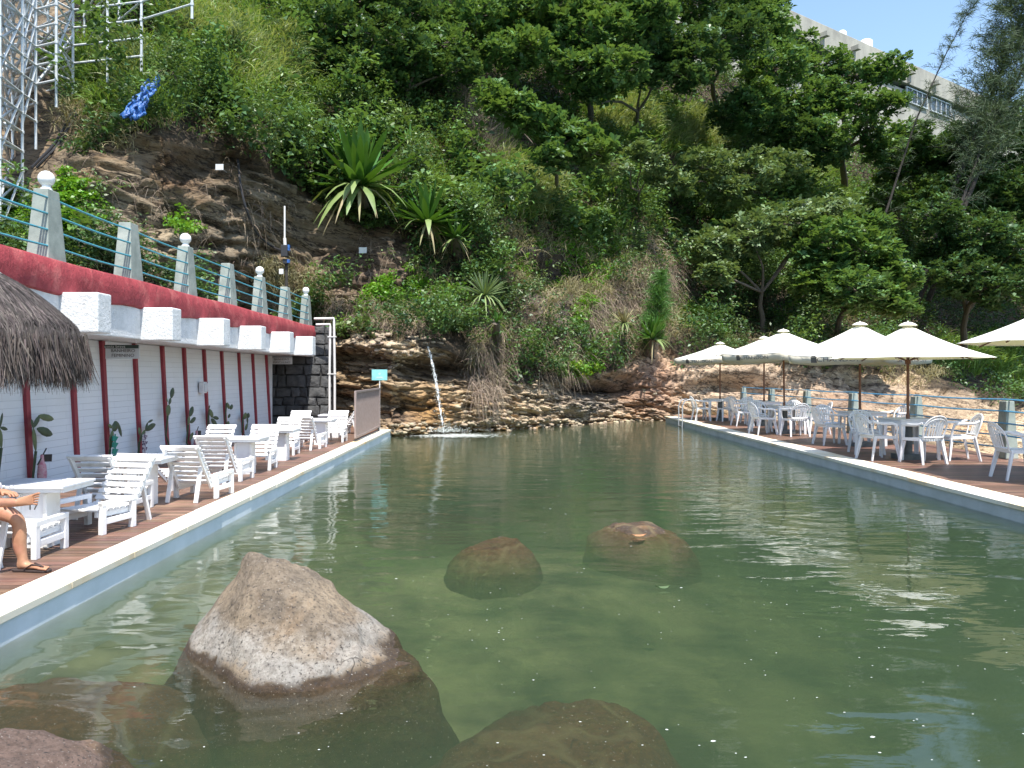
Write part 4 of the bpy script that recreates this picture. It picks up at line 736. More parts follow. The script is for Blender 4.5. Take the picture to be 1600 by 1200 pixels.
# ================================================================ PLASTIC CHAIRS AND TABLES
def chair():
    t = empty('plastic_chair')
    b = MB(); n = 9; vs = []
    for i in range(n):
        v = i/(n-1); y = -.20 + .43*v
        for j in range(n):
            u_ = j/(n-1)*2 - 1; x = u_*(.205 + .03*v); z = .43 - .022*(1 - u_*u_)*(1 - (v-.5)**2*2) - (.03*max(0, v - .85)/.15)*1.0 + .01*(v < .1); vs.append((x, y, z))
    vs2 = [(a, c, d - .014) for a, c, d in vs]; b.add(vs + vs2, [(i*n+j, i*n+j+1, (i+1)*n+j+1, (i+1)*n+j) for i in range(n-1) for j in range(n-1)] + [(n*n + i*n+j, n*n + (i+1)*n+j, n*n + (i+1)*n+j+1, n*n + i*n+j+1) for i in range(n-1) for j in range(n-1)])
    for s in (-1, 1): b.bar((s*.205, -.20, .413), (s*.235, .225, .405), .014, .05)
    b.bar((-.23, .228, .396), (.23, .228, .396), .012, .045); b.bar((-.20, -.20, .408), (.20, -.20, .408), .012, .045); b.build('seat', 'white_plastic', t, smooth=True)
    for s in (-1, 1):
        for y0, y1, x1 in ((.20, .255, .265), (-.19, -.275, .245)):
            b = MB(); x0 = .215
            for dx, dy, w1, d1, w2, d2 in ((0, 0, .055, .022, .034, .018), (-s*.022, (-1 if y0 > 0 else 1)*.018, .020, .055, .018, .032)):
                vs = [(s*x0 + dx + a*w1/2, y0 + dy + c*d1/2, .425) for a, c in ((-1, -1), (1, -1), (1, 1), (-1, 1))] + [(s*x1 + dx*.5 + a*w2/2, y1 + dy*.5 + c*d2/2, 0) for a, c in ((-1, -1), (1, -1), (1, 1), (-1, 1))]
                b.add(vs, [(0, 1, 2, 3), (7, 6, 5, 4), (0, 4, 5, 1), (1, 5, 6, 2), (2, 6, 7, 3), (3, 7, 4, 0)])
            b.build('leg', 'white_plastic', t)
        b = MB(); b.path([(s*.235, .205, .40), (s*.262, .20, .54), (s*.272, .17, .635), (s*.276, .10, .655), (s*.272, -.06, .655), (s*.262, -.18, .665), (s*.238, -.255, .70)], [.022, .02, .024, .026, .025, .022, .018], 8, flat=.55, up=(0, 0, 1) if False else (1, 0, 0)); b.build('armrest', 'white_plastic', t, smooth=True)
    def bp(x, z):  # point on the reclined curved back shell
        v = (z - .43)/.38; return (x*(1 + .12*v), -.205 - .115*v - .045*(1 - (x/.24)**2), z)
    b = MB(); arch = [bp(.215*math.cos(a) if True else 0, .60 + .215*math.sin(a)) for a in np.linspace(0, math.pi, 17)]
    b.path([bp(.195, .42), bp(.205, .50)] + arch + [bp(-.205, .50), bp(-.195, .42)], .018, 8, flat=.6); b.path([bp(x_, .455) for x_ in np.linspace(-.19, .19, 7)], .016, 6)
    for x_ in (-.13, -.078, -.026, .026, .078, .130):
        top = .60 + math.sqrt(max(0, .215**2 - x_**2)) - .008; ps = [bp(x_*(.86 + .14*q), .45 + (top - .45)*q) for q in np.linspace(0, 1, 6)]
        for q in range(5): b.bar(ps[q], ps[q+1], .030, .007, (0, 1, 0))
    b.path([bp(.205*math.sin(a), .60 + .172*math.cos(a)) for a in np.linspace(-1.25, 1.25, 11)], .012, 6); b.build('backrest', 'white_plastic', t, smooth=True)
    return t
def ptable():
    t = empty('plastic_table'); b = MB(); b.box((0, 0, .71), (.76, .76, .022)); b.build('tabletop', 'white_plastic', t, bevel=.009, seg=3)
    b = MB(); [b.box((sx*.352, 0, .668), (.012, .66, .062)) for sx in (-1, 1)]; [b.box((0, sy*.352, .668), (.66, .012, .062)) for sy in (-1, 1)]; b.build('apron', 'white_plastic', t)
    for sx in (-1, 1):
        for sy in (-1, 1):
            b = MB(); rot = None
            for w1, d1, ox, oy in ((.085, .016, 0, .033), (.016, .085, .033, 0)):
                vs = [(sx*(.315 + ox) + a*w1/2, sy*(.315 + oy) + c*d1/2, .70) for a, c in ((-1, -1), (1, -1), (1, 1), (-1, 1))] + [(sx*(.335 + ox*.6) + a*w1*.28, sy*(.335 + oy*.6) + c*d1*.4, 0) for a, c in ((-1, -1), (1, -1), (1, 1), (-1, 1))]
                b.add(vs, [(0, 1, 2, 3), (7, 6, 5, 4), (0, 4, 5, 1), (1, 5, 6, 2), (2, 6, 7, 3), (3, 7, 4, 0)])
            b.build('leg', 'white_plastic', t)
    return t
CH = chair(); TB = ptable(); used = {}
def put(proto, x, y, deg, label, cat, group, z=.2):
    o = proto if proto.name not in used else copy_tree(proto); used[proto.name] = 1; o.location = (x, y, z); o.rotation_euler = (0, 0, R(deg)); return tag(o, label, cat, group)
GC = 'white plastic armchairs on the parasol deck'
for x, y, d, lab in (
    (7.48, 11.35, -97, 'white plastic armchair alone at the right edge of the photo, nearest on the deck'),
    (6.72, 14.02, -82, 'white plastic armchair facing the rail, pool side of the nearest table'),
    (7.22, 13.45, 14, 'white plastic armchair with its back to the camera at the nearest table'),
    (8.12, 13.95, 82, 'white plastic armchair facing the pool, rail side of the nearest table'),
    (6.98, 15.05, 172, 'white plastic armchair on the far side of the nearest table, facing the camera'),
    (7.12, 17.05, -84, 'white plastic armchair facing the rail, pool side of the second table'),
    (7.45, 17.85, 184, 'white plastic armchair on the far side of the second table'),
    (8.78, 17.6, 110, 'white plastic armchair turned askew between the second table and the rail'),
    (6.66, 20.05, -80, 'white plastic armchair facing the rail, pool side of the third table'),
    (7.26, 19.45, 6, 'white plastic armchair with its back to the camera at the third table'),
    (8.08, 20.15, 84, 'white plastic armchair facing the pool, rail side of the third table'),
    (6.95, 21.2, 176, 'white plastic armchair on the far side of the third table, nearer the pool'),
    (7.85, 21.3, 150, 'white plastic armchair on the far side of the third table, nearer the rail'),
    (7.15, 23.4, -86, 'white plastic armchair facing the rail at the fourth table'),
    (7.75, 24.5, 180, 'white plastic armchair on the far side of the fourth table'),
    (8.55, 23.9, 100, 'white plastic armchair facing the pool at the fourth table'),
    (6.60, 26.1, -88, 'white plastic armchair beside the pool ladder, facing the rail'),
    (7.36, 25.75, 4, 'white plastic armchair with its back to the camera at the farthest table'),
    (8.05, 26.5, 95, 'white plastic armchair facing the pool at the farthest table')): put(CH, x, y, d, lab, 'chair', GC)
for x, y, lab in ((7.40, 14.25, 'white square plastic table nearest the camera, under the round parasol'), (7.78, 16.95, 'second white square plastic table, under the second parasol'), (7.36, 20.3, 'third white square plastic table, under the lettered square parasol'),
                  (7.87, 23.6, 'fourth white square plastic table, under the parasol hidden behind the lettered one'), (7.20, 26.45, 'farthest white square plastic table, by the pool ladder')): put(TB, x, y, 3, lab, 'table', 'white plastic tables under the parasols')
# ---------------------------------------------------------------- parasols
def parasol(x, y, rim, apex, r, label, sides=8, rot=22.5, val=0, lean=(0, 0), txt=None, sag=.07):
    t = empty('parasol', (x, y, .2), 0, label, 'parasol', 'cream parasols on the deck'); rim -= .2; apex -= .2; lx, ly = lean
    b = MB(); b.tube((0, 0, 0), (0, 0, .66), .075, .075, 12); b.box((0, 0, .04), (.42, .42, .09)); b.build('base', 'dark_concrete', t, bevel=.008)
    b = MB(); b.tube((0, 0, .3), (lx, ly, apex - .03), .026, .024, 10); b.tube((0, 0, .66), (lx*.2, ly*.2, .8), .034, n=10); b.build('pole', 'pole_wood', t, smooth=True)
    def cp(a, s):   # canopy point at corner fraction: a = angle steps (float), s = 0 apex .. 1 rim
        k = int(math.floor(a)); f = a - k; a0 = R(rot + 360/sides*k); a1 = R(rot + 360/sides*(k+1)); p0 = Vector((math.cos(a0), math.sin(a0), 0)); p1 = Vector((math.cos(a1), math.sin(a1), 0)); q = (p0*(1-f) + p1*f)
        belly = math.sin(f*math.pi); q = q*(1 - .045*belly*s*(sides == 8)); z = apex + (rim - apex)*(s**.94) + sag*math.sin(s*math.pi)*-.4 - belly*s*(.055 if sides == 8 else .03)*math.sin(s*math.pi*.75) + (.035*belly*s**6 if sides == 8 else -.02*belly*s**3)
        return Vector((lx + q.x*r*s, ly + q.y*r*s, z))
    m = 8; ns = 12; b = MB(); vs = []
    tot = sides*m
    for i in range(ns + 1):
        s = .05 + .95*i/ns
        for j in range(tot): vs.append(cp(j/m, s))
    b.add(vs, [(i*tot + j, i*tot + (j+1) % tot, (i+1)*tot + (j+1) % tot, (i+1)*tot + j) for i in range(ns) for j in range(tot)])
    c = b.build('canopy', 'canvas', t, smooth=False); me = c.data; me.polygons.foreach_set('use_smooth', np.ones(len(me.polygons), bool)); q = c.modifiers.new('s', 'SOLIDIFY'); q.thickness = .006
    b = MB(); b.lathe([(.001, .035), (.05, .035), (.11, .012), (.155, -.02), (.15, -.03), (.10, -.005), (.001, .01)], (lx, ly, apex + .01), 16); v_ = b.build('vent_cap', 'canvas', t, smooth=True)
    b = MB(); b.tube((lx, ly, apex), (lx, ly, apex + .07), .018, .012, 8); b.build('finial', 'canvas', t)
    for k in range(sides):
        b = MB(); e = cp(k, .98); a0 = cp(k, .06); b.path([a0 - Vector((0, 0, .03)), cp(k, .5) - Vector((0, 0, .03)), e - Vector((0, 0, .03))], .011, 6); mid = cp(k, .5) - Vector((0, 0, .04)); b.tube(mid, (lx*.7, ly*.7, rim - .05), .009, n=6); b.build('rib', 'pole_wood', t)
    b = MB(); b.tube((lx*.7, ly*.7, rim - .10), (lx*.7, ly*.7, rim - .02), .05, n=10); b.build('hub', 'pole_wood', t)
    if val:
        for k in range(sides):
            b = MB(); n = 22; vs = []
            for i in range(3):
                for j in range(n + 1):
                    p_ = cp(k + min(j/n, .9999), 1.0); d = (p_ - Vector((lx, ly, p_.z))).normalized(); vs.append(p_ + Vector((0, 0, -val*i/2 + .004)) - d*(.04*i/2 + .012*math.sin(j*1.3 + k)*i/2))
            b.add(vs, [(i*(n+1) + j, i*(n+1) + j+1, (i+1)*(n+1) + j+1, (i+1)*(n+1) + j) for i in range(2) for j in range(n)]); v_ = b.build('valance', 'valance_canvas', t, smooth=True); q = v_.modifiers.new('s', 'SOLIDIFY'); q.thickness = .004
            if txt is not None:
                p0, p1 = cp(k, 1.0), cp(k + .9999, 1.0); xd = (p1 - p0).normalized(); pm_ = (p0 + p1)/2; pm_.z -= val*.48 + .02; dd = Vector((pm_.x - lx, pm_.y - ly, 0)).normalized(); pm_ += dd*.03
                up = (Vector((0, 0, 1)) + dd*.18).normalized(); text('lettering', 'CHANDON', .125, 'ink_soft', v_, pm_ + xd*.15, xd, up, .001, 1.55)
                e = MB(); c0 = pm_ - xd*.42; e.box((0, 0, 0), (.13, .12, .003)); e.box((0, .078, 0), (.09, .02, .003)); mtx = Matrix((xd, up, xd.cross(up))).transposed(); e.v = [tuple(mtx @ Vector(q_) + c0) for q_ in e.v]; e.build('emblem', 'ink', v_)
    return t
parasol(7.30, 14.1, 2.01, 2.62, 1.36, 'plain cream eight sided parasol over the nearest table', 8, 10, sag=.1)
parasol(8.05, 11.0, 2.17, 2.85, 1.46, 'plain cream parasol cut by the right edge of the photo', 8, 22.5, sag=.1)
parasol(7.62, 16.7, 2.13, 2.80, 1.48, 'cream square parasol with lettered valance, partly behind the nearest parasol', 4, -8, .17, (0, 0), 1)
parasol(7.30, 20.3, 2.27, 2.86, 1.56, 'cream square parasol with CHANDON on its valance over the third table', 4, -20, .20, (-.03, 0), 1)
parasol(7.87, 23.6, 2.33, 2.84, 1.50, 'plain cream eight sided parasol mostly hidden behind the lettered one', 8, 0, sag=.1)
parasol(7.26, 26.2, 2.26, 2.78, 1.52, 'farthest cream square parasol with lettered valance, by the pool ladder', 4, -12, .16, (0, 0), 1)
# ================================================================ LOUNGERS AND WOODEN TABLES
def lounger(ang=36, name='sun_lounger'):
    t = empty(name)
    for s in (-1, 1):
        b = MB(); x = s*.255; b.bar((x, -.04, 0), (x, -.04, .30), .045, .06, (0, 1, 0)); b.bar((x, .38, 0), (x, .38, .30), .045, .06, (0, 1, 0)); b.bar((x, -.07, .288), (x, .41, .288), .05, .045); b.bar((x, -.015, .12), (x, .355, .12), .035, .055); b.build('armrest', 'white_wood', t, bevel=.004)
    b = MB()
    for s in (-1, 1): b.bar((s*.215, -.10, .17), (s*.215, .42, .19), .03, .05)
    for k in range(6): b.box((0, -.03 + k*.085, .207 + .004*k), (.455, .055, .018))
    b.build('seat', 'white_wood', t, bevel=.003)
    b = MB(); a = R(ang); d = Vector((0, -math.sin(a), math.cos(a))); nrm = Vector((0, math.cos(a), math.sin(a))); o0 = Vector((0, -.07, .14))
    for s in (-1, 1): b.bar(o0 + Vector((s*.205, 0, 0)), o0 + Vector((s*.205, 0, 0)) + d*.64, .028, .05, nrm)
    for k in range(8): c_ = o0 + d*(.06 + k*.075) + nrm*.028; b.bar(c_ - Vector((.235, 0, 0)), c_ + Vector((.235, 0, 0)), .048, .018, nrm)
    c_ = o0 + d*.635; b.bar(c_ - Vector((.235, 0, 0)), c_ + Vector((.235, 0, 0)), .05, .028, nrm); b.build('backrest', 'white_wood', t, bevel=.003)
    for s in (-1, 1): b = MB(); top = o0 + d*.34 + Vector((s*.175, 0, 0)) - nrm*.02; b.bar(top, (s*.175, top.y - .12, .0), .028, .045, (1, 0, 0)); b.build('back_leg', 'white_wood', t, bevel=.003)
    return t
LG = lounger(36); LF = lounger(60, 'sun_lounger'); used2 = {}
GL = 'white slatted sun loungers along the left deck'
def putl(proto, x, y, d, lab): o = proto if id(proto) not in used2 else copy_tree(proto); used2[id(proto)] = 1; o.location = (x, y, .2); o.rotation_euler = (0, 0, R(d)); tag(o, lab, 'lounger', GL)
for pr, x, y, d, lab in (
    (LG, -4.08, 6.42, 0, 'white slatted sun lounger beside the crossed legs, its arm in front of table 17'),
    (LG, -3.95, 7.78, 168, 'white slatted sun lounger facing the camera, between table 17 and table 16'),
    (LF, -5.05, 7.75, 3, 'low reclined sun lounger near the wall, behind the table next to the seated person'),
    (LG, -4.28, 8.52, 0, 'white sun lounger with its arm frame beside table 16'),
    (LG, -3.76, 9.60, -5, 'white sun lounger seen from behind, right of table 16'),
    (LF, -4.58, 10.2, 0, 'low reclined sun lounger near the wall below the upright slender cactus'),
    (LG, -3.98, 11.12, -4, 'white sun lounger seen from behind, in front of the third wooden table'),
    (LG, -3.98, 12.72, 183, 'white sun lounger facing the camera beyond the third wooden table'),
    (LG, -4.70, 12.6, 180, 'white sun lounger near the wall beside the third wooden table'),
    (LG, -4.22, 15.05, 182, 'white sun lounger facing the camera beyond the fourth wooden table'),
    (LG, -4.02, 16.05, -3, 'white sun lounger seen from behind, just before the fifth wooden table'),
    (LG, -3.88, 17.95, 180, 'white sun lounger facing the camera beyond the fifth wooden table'),
    (LG, -4.75, 17.9, 180, 'white sun lounger near the wall beside the fifth wooden table'),
    (LG, -4.15, 20.3, 80, 'farthest white sun lounger, turned sideways by the fence panel')): putl(pr, x, y, d, lab)
def wtable(w_, d_, num=None):
    t = empty('wooden_table'); b = MB(); b.box((0, 0, .545), (w_, d_, .022)); tt = b.build('tabletop', 'table_paint', t, bevel=.004)
    b = MB(); [b.box((sx*(w_/2 - .02), 0, .515), (.025, d_ - .05, .034)) for sx in (-1, 1)]; [b.box((0, sy*(d_/2 - .03), .515), (w_ - .067, .025, .034)) for sy in (-1, 1)]; b.build('apron', 'white_wood', t)
    b = MB(); b.box((w_*.04, -.06, .24), (.20, .17, .478)); p_ = b.build('pedestal', 'table_paint', t)
    for sx in (-1, 1): b = MB(); b.box((w_*.04 + sx*.115, -.06, .24), (.032, .21, .476)); b.build('leg_board', 'white_wood', t, bevel=.003)
    if num: text('number', num, .085, 'ink', p_, (w_*.04 + .0, -.147, .36), (1, 0, 0), (0, 0, 1), .001, 1.1)
    return t
T17 = wtable(.72, .54, '17'); T17.location = (-4.12, 6.93, .2); tag(T17, 'white wooden table with 17 on its pedestal, beside the seated person', 'table', 'white wooden tables between the loungers')
T16 = wtable(.70, .62, '16'); T16.location = (-4.22, 9.13, .2); tag(T16, 'white wooden table numbered 16 on its pedestal', 'table', 'white wooden tables between the loungers')
TN = wtable(.62, .55); k = 0
for x, y, lab in ((-3.98, 12.0, 'third white wooden table from the camera, plain pedestal'), (-3.98, 13.9, 'fourth white wooden table from the camera'), (-4.0, 17.05, 'fifth white wooden table from the camera'), (-4.15, 19.0, 'farthest white wooden table, before the fence panel')):
    o = TN if k == 0 else copy_tree(TN); k = 1; o.location = (x, y, .2); tag(o, lab, 'table', 'white wooden tables between the loungers')
# ---------------------------------------------------------------- cactus plants tied to the ribs
def pad(b, a, c_, w_, th=.03):
    a, c_ = Vector(a), Vector(c_); b.path([a + (c_-a)*s for s in (0, .12, .35, .65, .88, 1)], [w_*.25, w_*.6, w_*.95, w_, w_*.62, w_*.12], 8, flat=.35, up=(1, 0, 0)); return b
def cactus(px, Y, segs, lab, cloth=None):
    X = -6.22; base = W(px, 700, Y); t = empty('wall_cactus', (X, Y + .06, .2), 0, lab, 'cactus', 'cactus plants tied to the red ribs'); s = Y/F
    def q(u, v, dx=0): return ((0 + dx), (u - px)*s*2.05, EYE - (v - VY)*s - .2)   # plants spread along the wall
    def q2(u, v): yy = -6.22*F/(u - VX); return (0, yy - (Y + .06), EYE - (v - VY)/F*yy - .2)
    for k, (u0, v0, u1, v1, w_) in enumerate(segs): b = MB(); pad(b, q2(u0, v0), q2(u1, v1), w_*.0098*Y/12); b.build('pad', 'cactus_green' if k % 3 else 'cactus_pale', t, smooth=True)
    b = MB(); a = Vector(q2(segs[0][0], segs[0][1])); b.path([a, a + Vector((-.02, -.03, -.35)), (-.03, -.05, .0)], [.02, .016, .014], 6); b.build('stem', 'cactus_green', t, smooth=True)
    return t
cactus(3, 9.6, [(2, 700, 0, 670, 5), (0, 668, 4, 645, 3), (0, 668, 12, 671, 3)], 'dark cactus at the left edge of the photo, under the thatch')
cactus(52, 10.5, [(56, 705, 52, 668, 5), (52, 668, 62, 650, 5), (62, 650, 50, 668, 3), (60, 650, 84, 655, 5.5), (58, 670, 82, 679, 7), (52, 668, 49, 655, 3)], 'largest green cactus with broad flat pads, on the first rib right of the thatch post')
cactus(170, 12.5, [(172, 702, 176, 672, 6), (176, 672, 184, 660, 8), (184, 660, 190, 682, 4), (176, 668, 169, 664, 3)], 'drooping dark cactus with a teal cloth, on the rib beside the BANHEIRO FEMININO sign')
cactus(217, 13.6, [(218, 690, 227, 672, 5), (227, 672, 243, 663, 5), (227, 672, 231, 660, 3), (219, 680, 217, 668, 4), (231, 660, 239, 656, 2)], 'thin forked cactus with a striped cloth, right of the hanging sign')
cactus(262, 14.7, [(262, 650, 264, 632, 7), (264, 632, 267, 622, 4), (267, 622, 271, 606, 6), (262, 628, 260, 622, 2)], 'upright slender cactus highest on the wall')
cactus(294, 15.7, [(294, 664, 296, 650, 4), (296, 650, 302, 636, 6), (297, 660, 306, 653, 4), (296, 688, 302, 676, 4), (304, 682, 311, 692, 4)], 'cactus with a pinkish bloom left of the dispenser')
cactus(327, 16.75, [(327, 640, 333, 652, 5), (333, 652, 342, 654, 3), (330, 655, 339, 665, 5), (336, 658, 332, 673, 5), (326, 640, 328, 633, 2)], 'dark cactus with four crossing pads right of the dispenser')
cactus(355, 17.8, [(354, 630, 359, 638, 4), (359, 638, 364, 634, 4), (356, 652, 360, 648, 3), (355, 665, 358, 660, 5)], 'small curled cactus on the third rib before the dark doorway')
cactus(380, 18.95, [(380, 652, 386, 648, 5), (386, 648, 390, 650, 4), (386, 650, 387, 662, 3), (387, 662, 383, 672, 4)], 'small arching cactus nearest the dark doorway')
def ornament(px, py, Y, mat, lab, kind):
    yy = -6.2*F/(px - VX); t = empty('hanging_ornament', (-6.16, yy, EYE - (py - VY)/F*yy), 0, lab, 'ornament')
    if kind == 0:
        b = MB(); b.lathe([(.001, -.32), (.05, -.31), (.06, -.2), (.05, -.08), (.025, -.02), (.02, .06), (.001, .07)], n=12); b.build('cloth_body', mat, t, smooth=True); b = MB(); b.bar((0, -.02, .02), (0, .22, .0), .10, .012, (1, 0, 0)); b.bar((0, -.1, -.06), (0, .1, .14), .012, .012); b.build('stick', 'dark_bark', t)
    else:
        for k in range(5): b = MB(); a = k*.9; b.prism([(0, -.07, -.1*k + .18), (0, .09, -.1*k + .15), (0, .0, -.1*k + .08), (0, -.09, -.1*k + .1)], (.02, 0, 0)); b.build('fold', mat, t)
        b = MB(); b.tube((0.01, 0, .2), (0.01, 0, -.6), .012, n=6); b.build('cord', mat, t)
ornament(61, 718, 10.5, 'pink_cloth', 'pink cloth ornament with a dark stick under the largest cactus', 0)
ornament(175, 698, 12.5, 'teal_cloth', 'teal folded cloth tied under the drooping cactus', 1)
ornament(222, 695, 13.6, 'striped_cloth', 'black and white striped cloth under the forked cactus', 1)
ornament(304, 678, 15.7, 'pink_cloth', 'small pink flower ornament left of the dispenser', 0)
# ---------------------------------------------------------------- thatched parasol
t = empty('thatched_parasol', (-5.0, 7.0, .2), 0, 'round parasol thatched with grey brown straw at the left edge', 'parasol')
b = MB(); b.tube((0, 0, 0), (0, 0, 2.42), .06, n=10); b.build('pole', 'bark', t, smooth=True)
def tz(r): return 2.48 - .60*(r/1.06)**1.9
b = MB(); b.lathe([(.001, 2.44)] + [(r_, tz(r_) - .07) for r_ in np.linspace(.1, 1.02, 12)] + [(1.0, 1.62), (.85, 1.7), (.5, 2.0), (.1, 2.3)], n=40); b.build('thatch_core', 'thatch_dark', t, smooth=True)
n = 30000; th_ = rng.uniform(0, 2*np.pi, n); r0 = 1.05*np.sqrt(rng.uniform(0, 1, n)); zz_ = tz(r0) + rng.uniform(-.03, .05, n); rim = r0 > .78
L = np.where(rim, rng.uniform(.25, .62, n), rng.uniform(.3, .65, n)); base = np.stack([r0*np.cos(th_), r0*np.sin(th_), zz_], 1); th2 = th_ + rng.normal(size=n)*.16
vs = []; side = np.stack([-np.sin(th_), np.cos(th_), 0*th_], 1); wdt = rng.uniform(.0025, .008, n)
for s in (0, .33, .66, 1.0):
    r_ = r0 + L*s*.85; over = np.maximum(0, r_ - 1.06); rr_ = r_ - over*.93; z_ = np.where(over > 0, tz(1.06) - over*1.05, tz(rr_)) + (zz_ - tz(r0)) + .02 - .015*s; p_ = np.stack([rr_*np.cos(th_ + (th2-th_)*s*.6), rr_*np.sin(th_ + (th2-th_)*s*.6), z_ + rng.normal(size=n)*.008*s], 1)
    vs += [p_ - side*wdt[:, None]*(1 - .7*s), p_ + side*wdt[:, None]*(1 - .7*s)]
v = np.stack(vs, 1).reshape(-1, 3); q = np.array([[0, 1, 3, 2], [2, 3, 5, 4], [4, 5, 7, 6]])[None] + (np.arange(n)*8)[:, None, None]; tag(np_obj('straw', v, q.reshape(-1, 4), 'thatch', t), kind='stuff')
n = 9000; th_ = rng.uniform(0, 2*np.pi, n); r0 = rng.uniform(.90, 1.12, n); base = np.stack([r0*np.cos(th_), r0*np.sin(th_), tz(1.06) + rng.uniform(-.20, .02, n)], 1); d = np.stack([np.cos(th_)*.16, np.sin(th_)*.16, -1 + 0*th_], 1) + rng.normal(size=(n, 3))*.12; d /= np.linalg.norm(d, axis=1, keepdims=True)
v, q = blades(base, d, .30, .010, .0); tag(np_obj('straw_fringe', v, q, 'thatch', t), kind='stuff')
b = MB()
for k in range(8): a = k*math.pi/4; b.tube((0, 0, 2.3), (.95*math.cos(a), .95*math.sin(a), 1.85), .018, n=6)
b.build('rafters', 'bark', t)
# ---------------------------------------------------------------- waterfall, foam, flecks
a = W(663, 533, 23.0); P_ = []; n = 26
for i in range(n): s = i/(n-1); Y = 23.0 - .75*math.sqrt(s); q = W(663 + 30*s**.62, 533 + 142*s, Y); P_.append(q)
t = empty('waterfall', P_[-1], 0, 'thin white stream of water falling from the ledge into the pool', 'waterfall'); o_ = Vector(t.location)
b = MB(); b.path([q - o_ for q in P_], [(.022 + .018*math.sin(i*.13) + .012*math.sin(i*2.1)) for i in range(n)], 9, flat=.6); b.build('stream', 'falling_water', t, smooth=True)
V = []; 
for k in range(520): s = rng.uniform(0, 1)**.8; q = P_[min(n-1, int(s*(n-1)))] - o_ + Vector(rng.normal(size=3)*(.03 + .08*s**3)); V.append(q)
for k in range(700): V.append(Vector((rng.normal()*.28 + .1, rng.normal()*.12 - .05, abs(rng.normal())*.07 + .01)))
V = np.array([tuple(q) for q in V]); c_, f_ = leaves(V, .032, .4, 0); o = np_obj('droplets', c_, f_, 'foam', t); tag(o, kind='stuff')
def disks(pts, rs, z=.006, k=7, stretch=1.0):
    n = len(pts); a = np.linspace(0, 2*np.pi, k, endpoint=False)[None]; rr_ = rs[:, None]*rng.uniform(.6, 1.3, (n, k)); v = np.stack([pts[:, :1] + rr_*np.cos(a)*stretch, pts[:, 1:2] + rr_*np.sin(a), np.full((n, k), z) + rng.uniform(0, .003, (n, 1))], -1); return v.reshape(-1, 3), np.arange(n*k).reshape(n, k)
fp = o_; n = 2200; r_ = np.abs(rng.normal(size=n)); ang = rng.uniform(0, 6.28, n); pts = np.stack([fp.x + .35 + r_*np.cos(ang)*.85, fp.y - .15 + r_*np.sin(ang)*.5 + (fp.x + .35 + 0*r_)*0], 1); v, f_ = disks(pts, rng.uniform(.01, .05, n)*np.exp(-r_*.4), .008, stretch=1.6); tag(np_obj('foam', v, f_, 'foam'), 'white foam spreading where the stream meets the pool', kind='stuff')
n = 650; pts = []
while len(pts) < n:
    x_, y_ = rng.uniform(XL + .1, XR - .1), 3.3 + 11*rng.random()**1.5
    if rng.random() < .15 + .85*sstep(-2.2, .5, x_): pts.append((x_, y_))
pts = np.array(pts); v, f_ = disks(pts, rng.uniform(.0016, .0046, n)*(1 + (rng.random(n) < .08)*1.0), .005, stretch=1.5); tag(np_obj('foam_flecks', v, f_, 'foam'), 'tiny white foam flecks drifting on the water', kind='stuff')
b = MB(); 
def leafshape(name, px, py, sz, mat, lab, rot):
    Y = EYE*F/(py - VY); c_ = W(px, py, Y); pts = [(math.cos(a)*sz*(1 + .15*math.sin(3*a)), math.sin(a)*sz*.42, .02 + .01*math.cos(2*a)) for a in np.linspace(0, 2*math.pi, 12, endpoint=False)]; b = MB(); b.prism(pts, (0, 0, .004)); o = b.build(name, mat); o.location = (c_.x, c_.y, .0); o.rotation_euler = (0, 0, rot); return tag(o, lab)
tag(leafshape('fallen_leaf', 998, 839, .085, 'dead_leaf', 'fallen orange brown leaf on the awash rock in mid pool', .1), cat='leaf')
tag(leafshape('fallen_leaf', 1036, 921, .06, 'leaf_dark', 'small green leaf floating right of mid pool', .2), cat='leaf')
# ================================================================ PERSON (only the legs show in the photo)
pch = copy_tree(CH); pch.location = (-4.18, 5.83, .2); pch.rotation_euler = (0, 0, R(-90)); tag(pch, 'white plastic armchair under the seated person with crossed legs', 'chair', GC)
def skin_mesh(name, verts, edges, radii, mat, parent, sub=2, rootv=0):
    me = bpy.data.meshes.new(name); me.from_pydata(verts, edges, []); me.update(); o = bpy.data.objects.new(name, me); COL.objects.link(o)
    o.modifiers.new('skin', 'SKIN'); me.skin_vertices  # layer
    for i, r_ in enumerate(radii): sv = me.skin_vertices[0].data[i]; sv.radius = (r_, r_) if not hasattr(r_, '__len__') else r_; sv.use_root = (i == rootv)
    s_ = o.modifiers.new('sub', 'SUBSURF'); s_.levels = s_.render_levels = sub; bpy.context.view_layer.update()
    m2 = bpy.data.meshes.new_from_object(o.evaluated_get(bpy.context.evaluated_depsgraph_get())); bpy.data.objects.remove(o); m2.name = name; m2.materials.clear(); m2.materials.append(M[mat]); m2.polygons.foreach_set('use_smooth', np.ones(len(m2.polygons), bool))
    ob = bpy.data.objects.new(name, m2); COL.objects.link(ob); ob.parent = parent; return ob
ORG = Vector((-4.18, 5.83, .2))
class Sk:
    def __init__(s): s.v = []; s.e = []; s.r = []
    def p(s, co, r_, par=None):
        s.v.append(tuple(Vector(co) - ORG)); s.r.append(r_)
        if par is not None: s.e.append((par, len(s.v) - 1))
        return len(s.v) - 1
    def chain(s, pts, par):
        for co, r_ in pts: par = s.p(co, r_, par)
        return par
k = Sk(); pel = k.p((-4.27, 5.84, .76), .125)
up_ = k.chain([((-4.30, 5.84, .90), .115), ((-4.33, 5.84, 1.06), .125), ((-4.34, 5.84, 1.20), .13)], pel); nk = k.chain([((-4.33, 5.84, 1.31), .058), ((-4.31, 5.84, 1.37), .052)], up_)
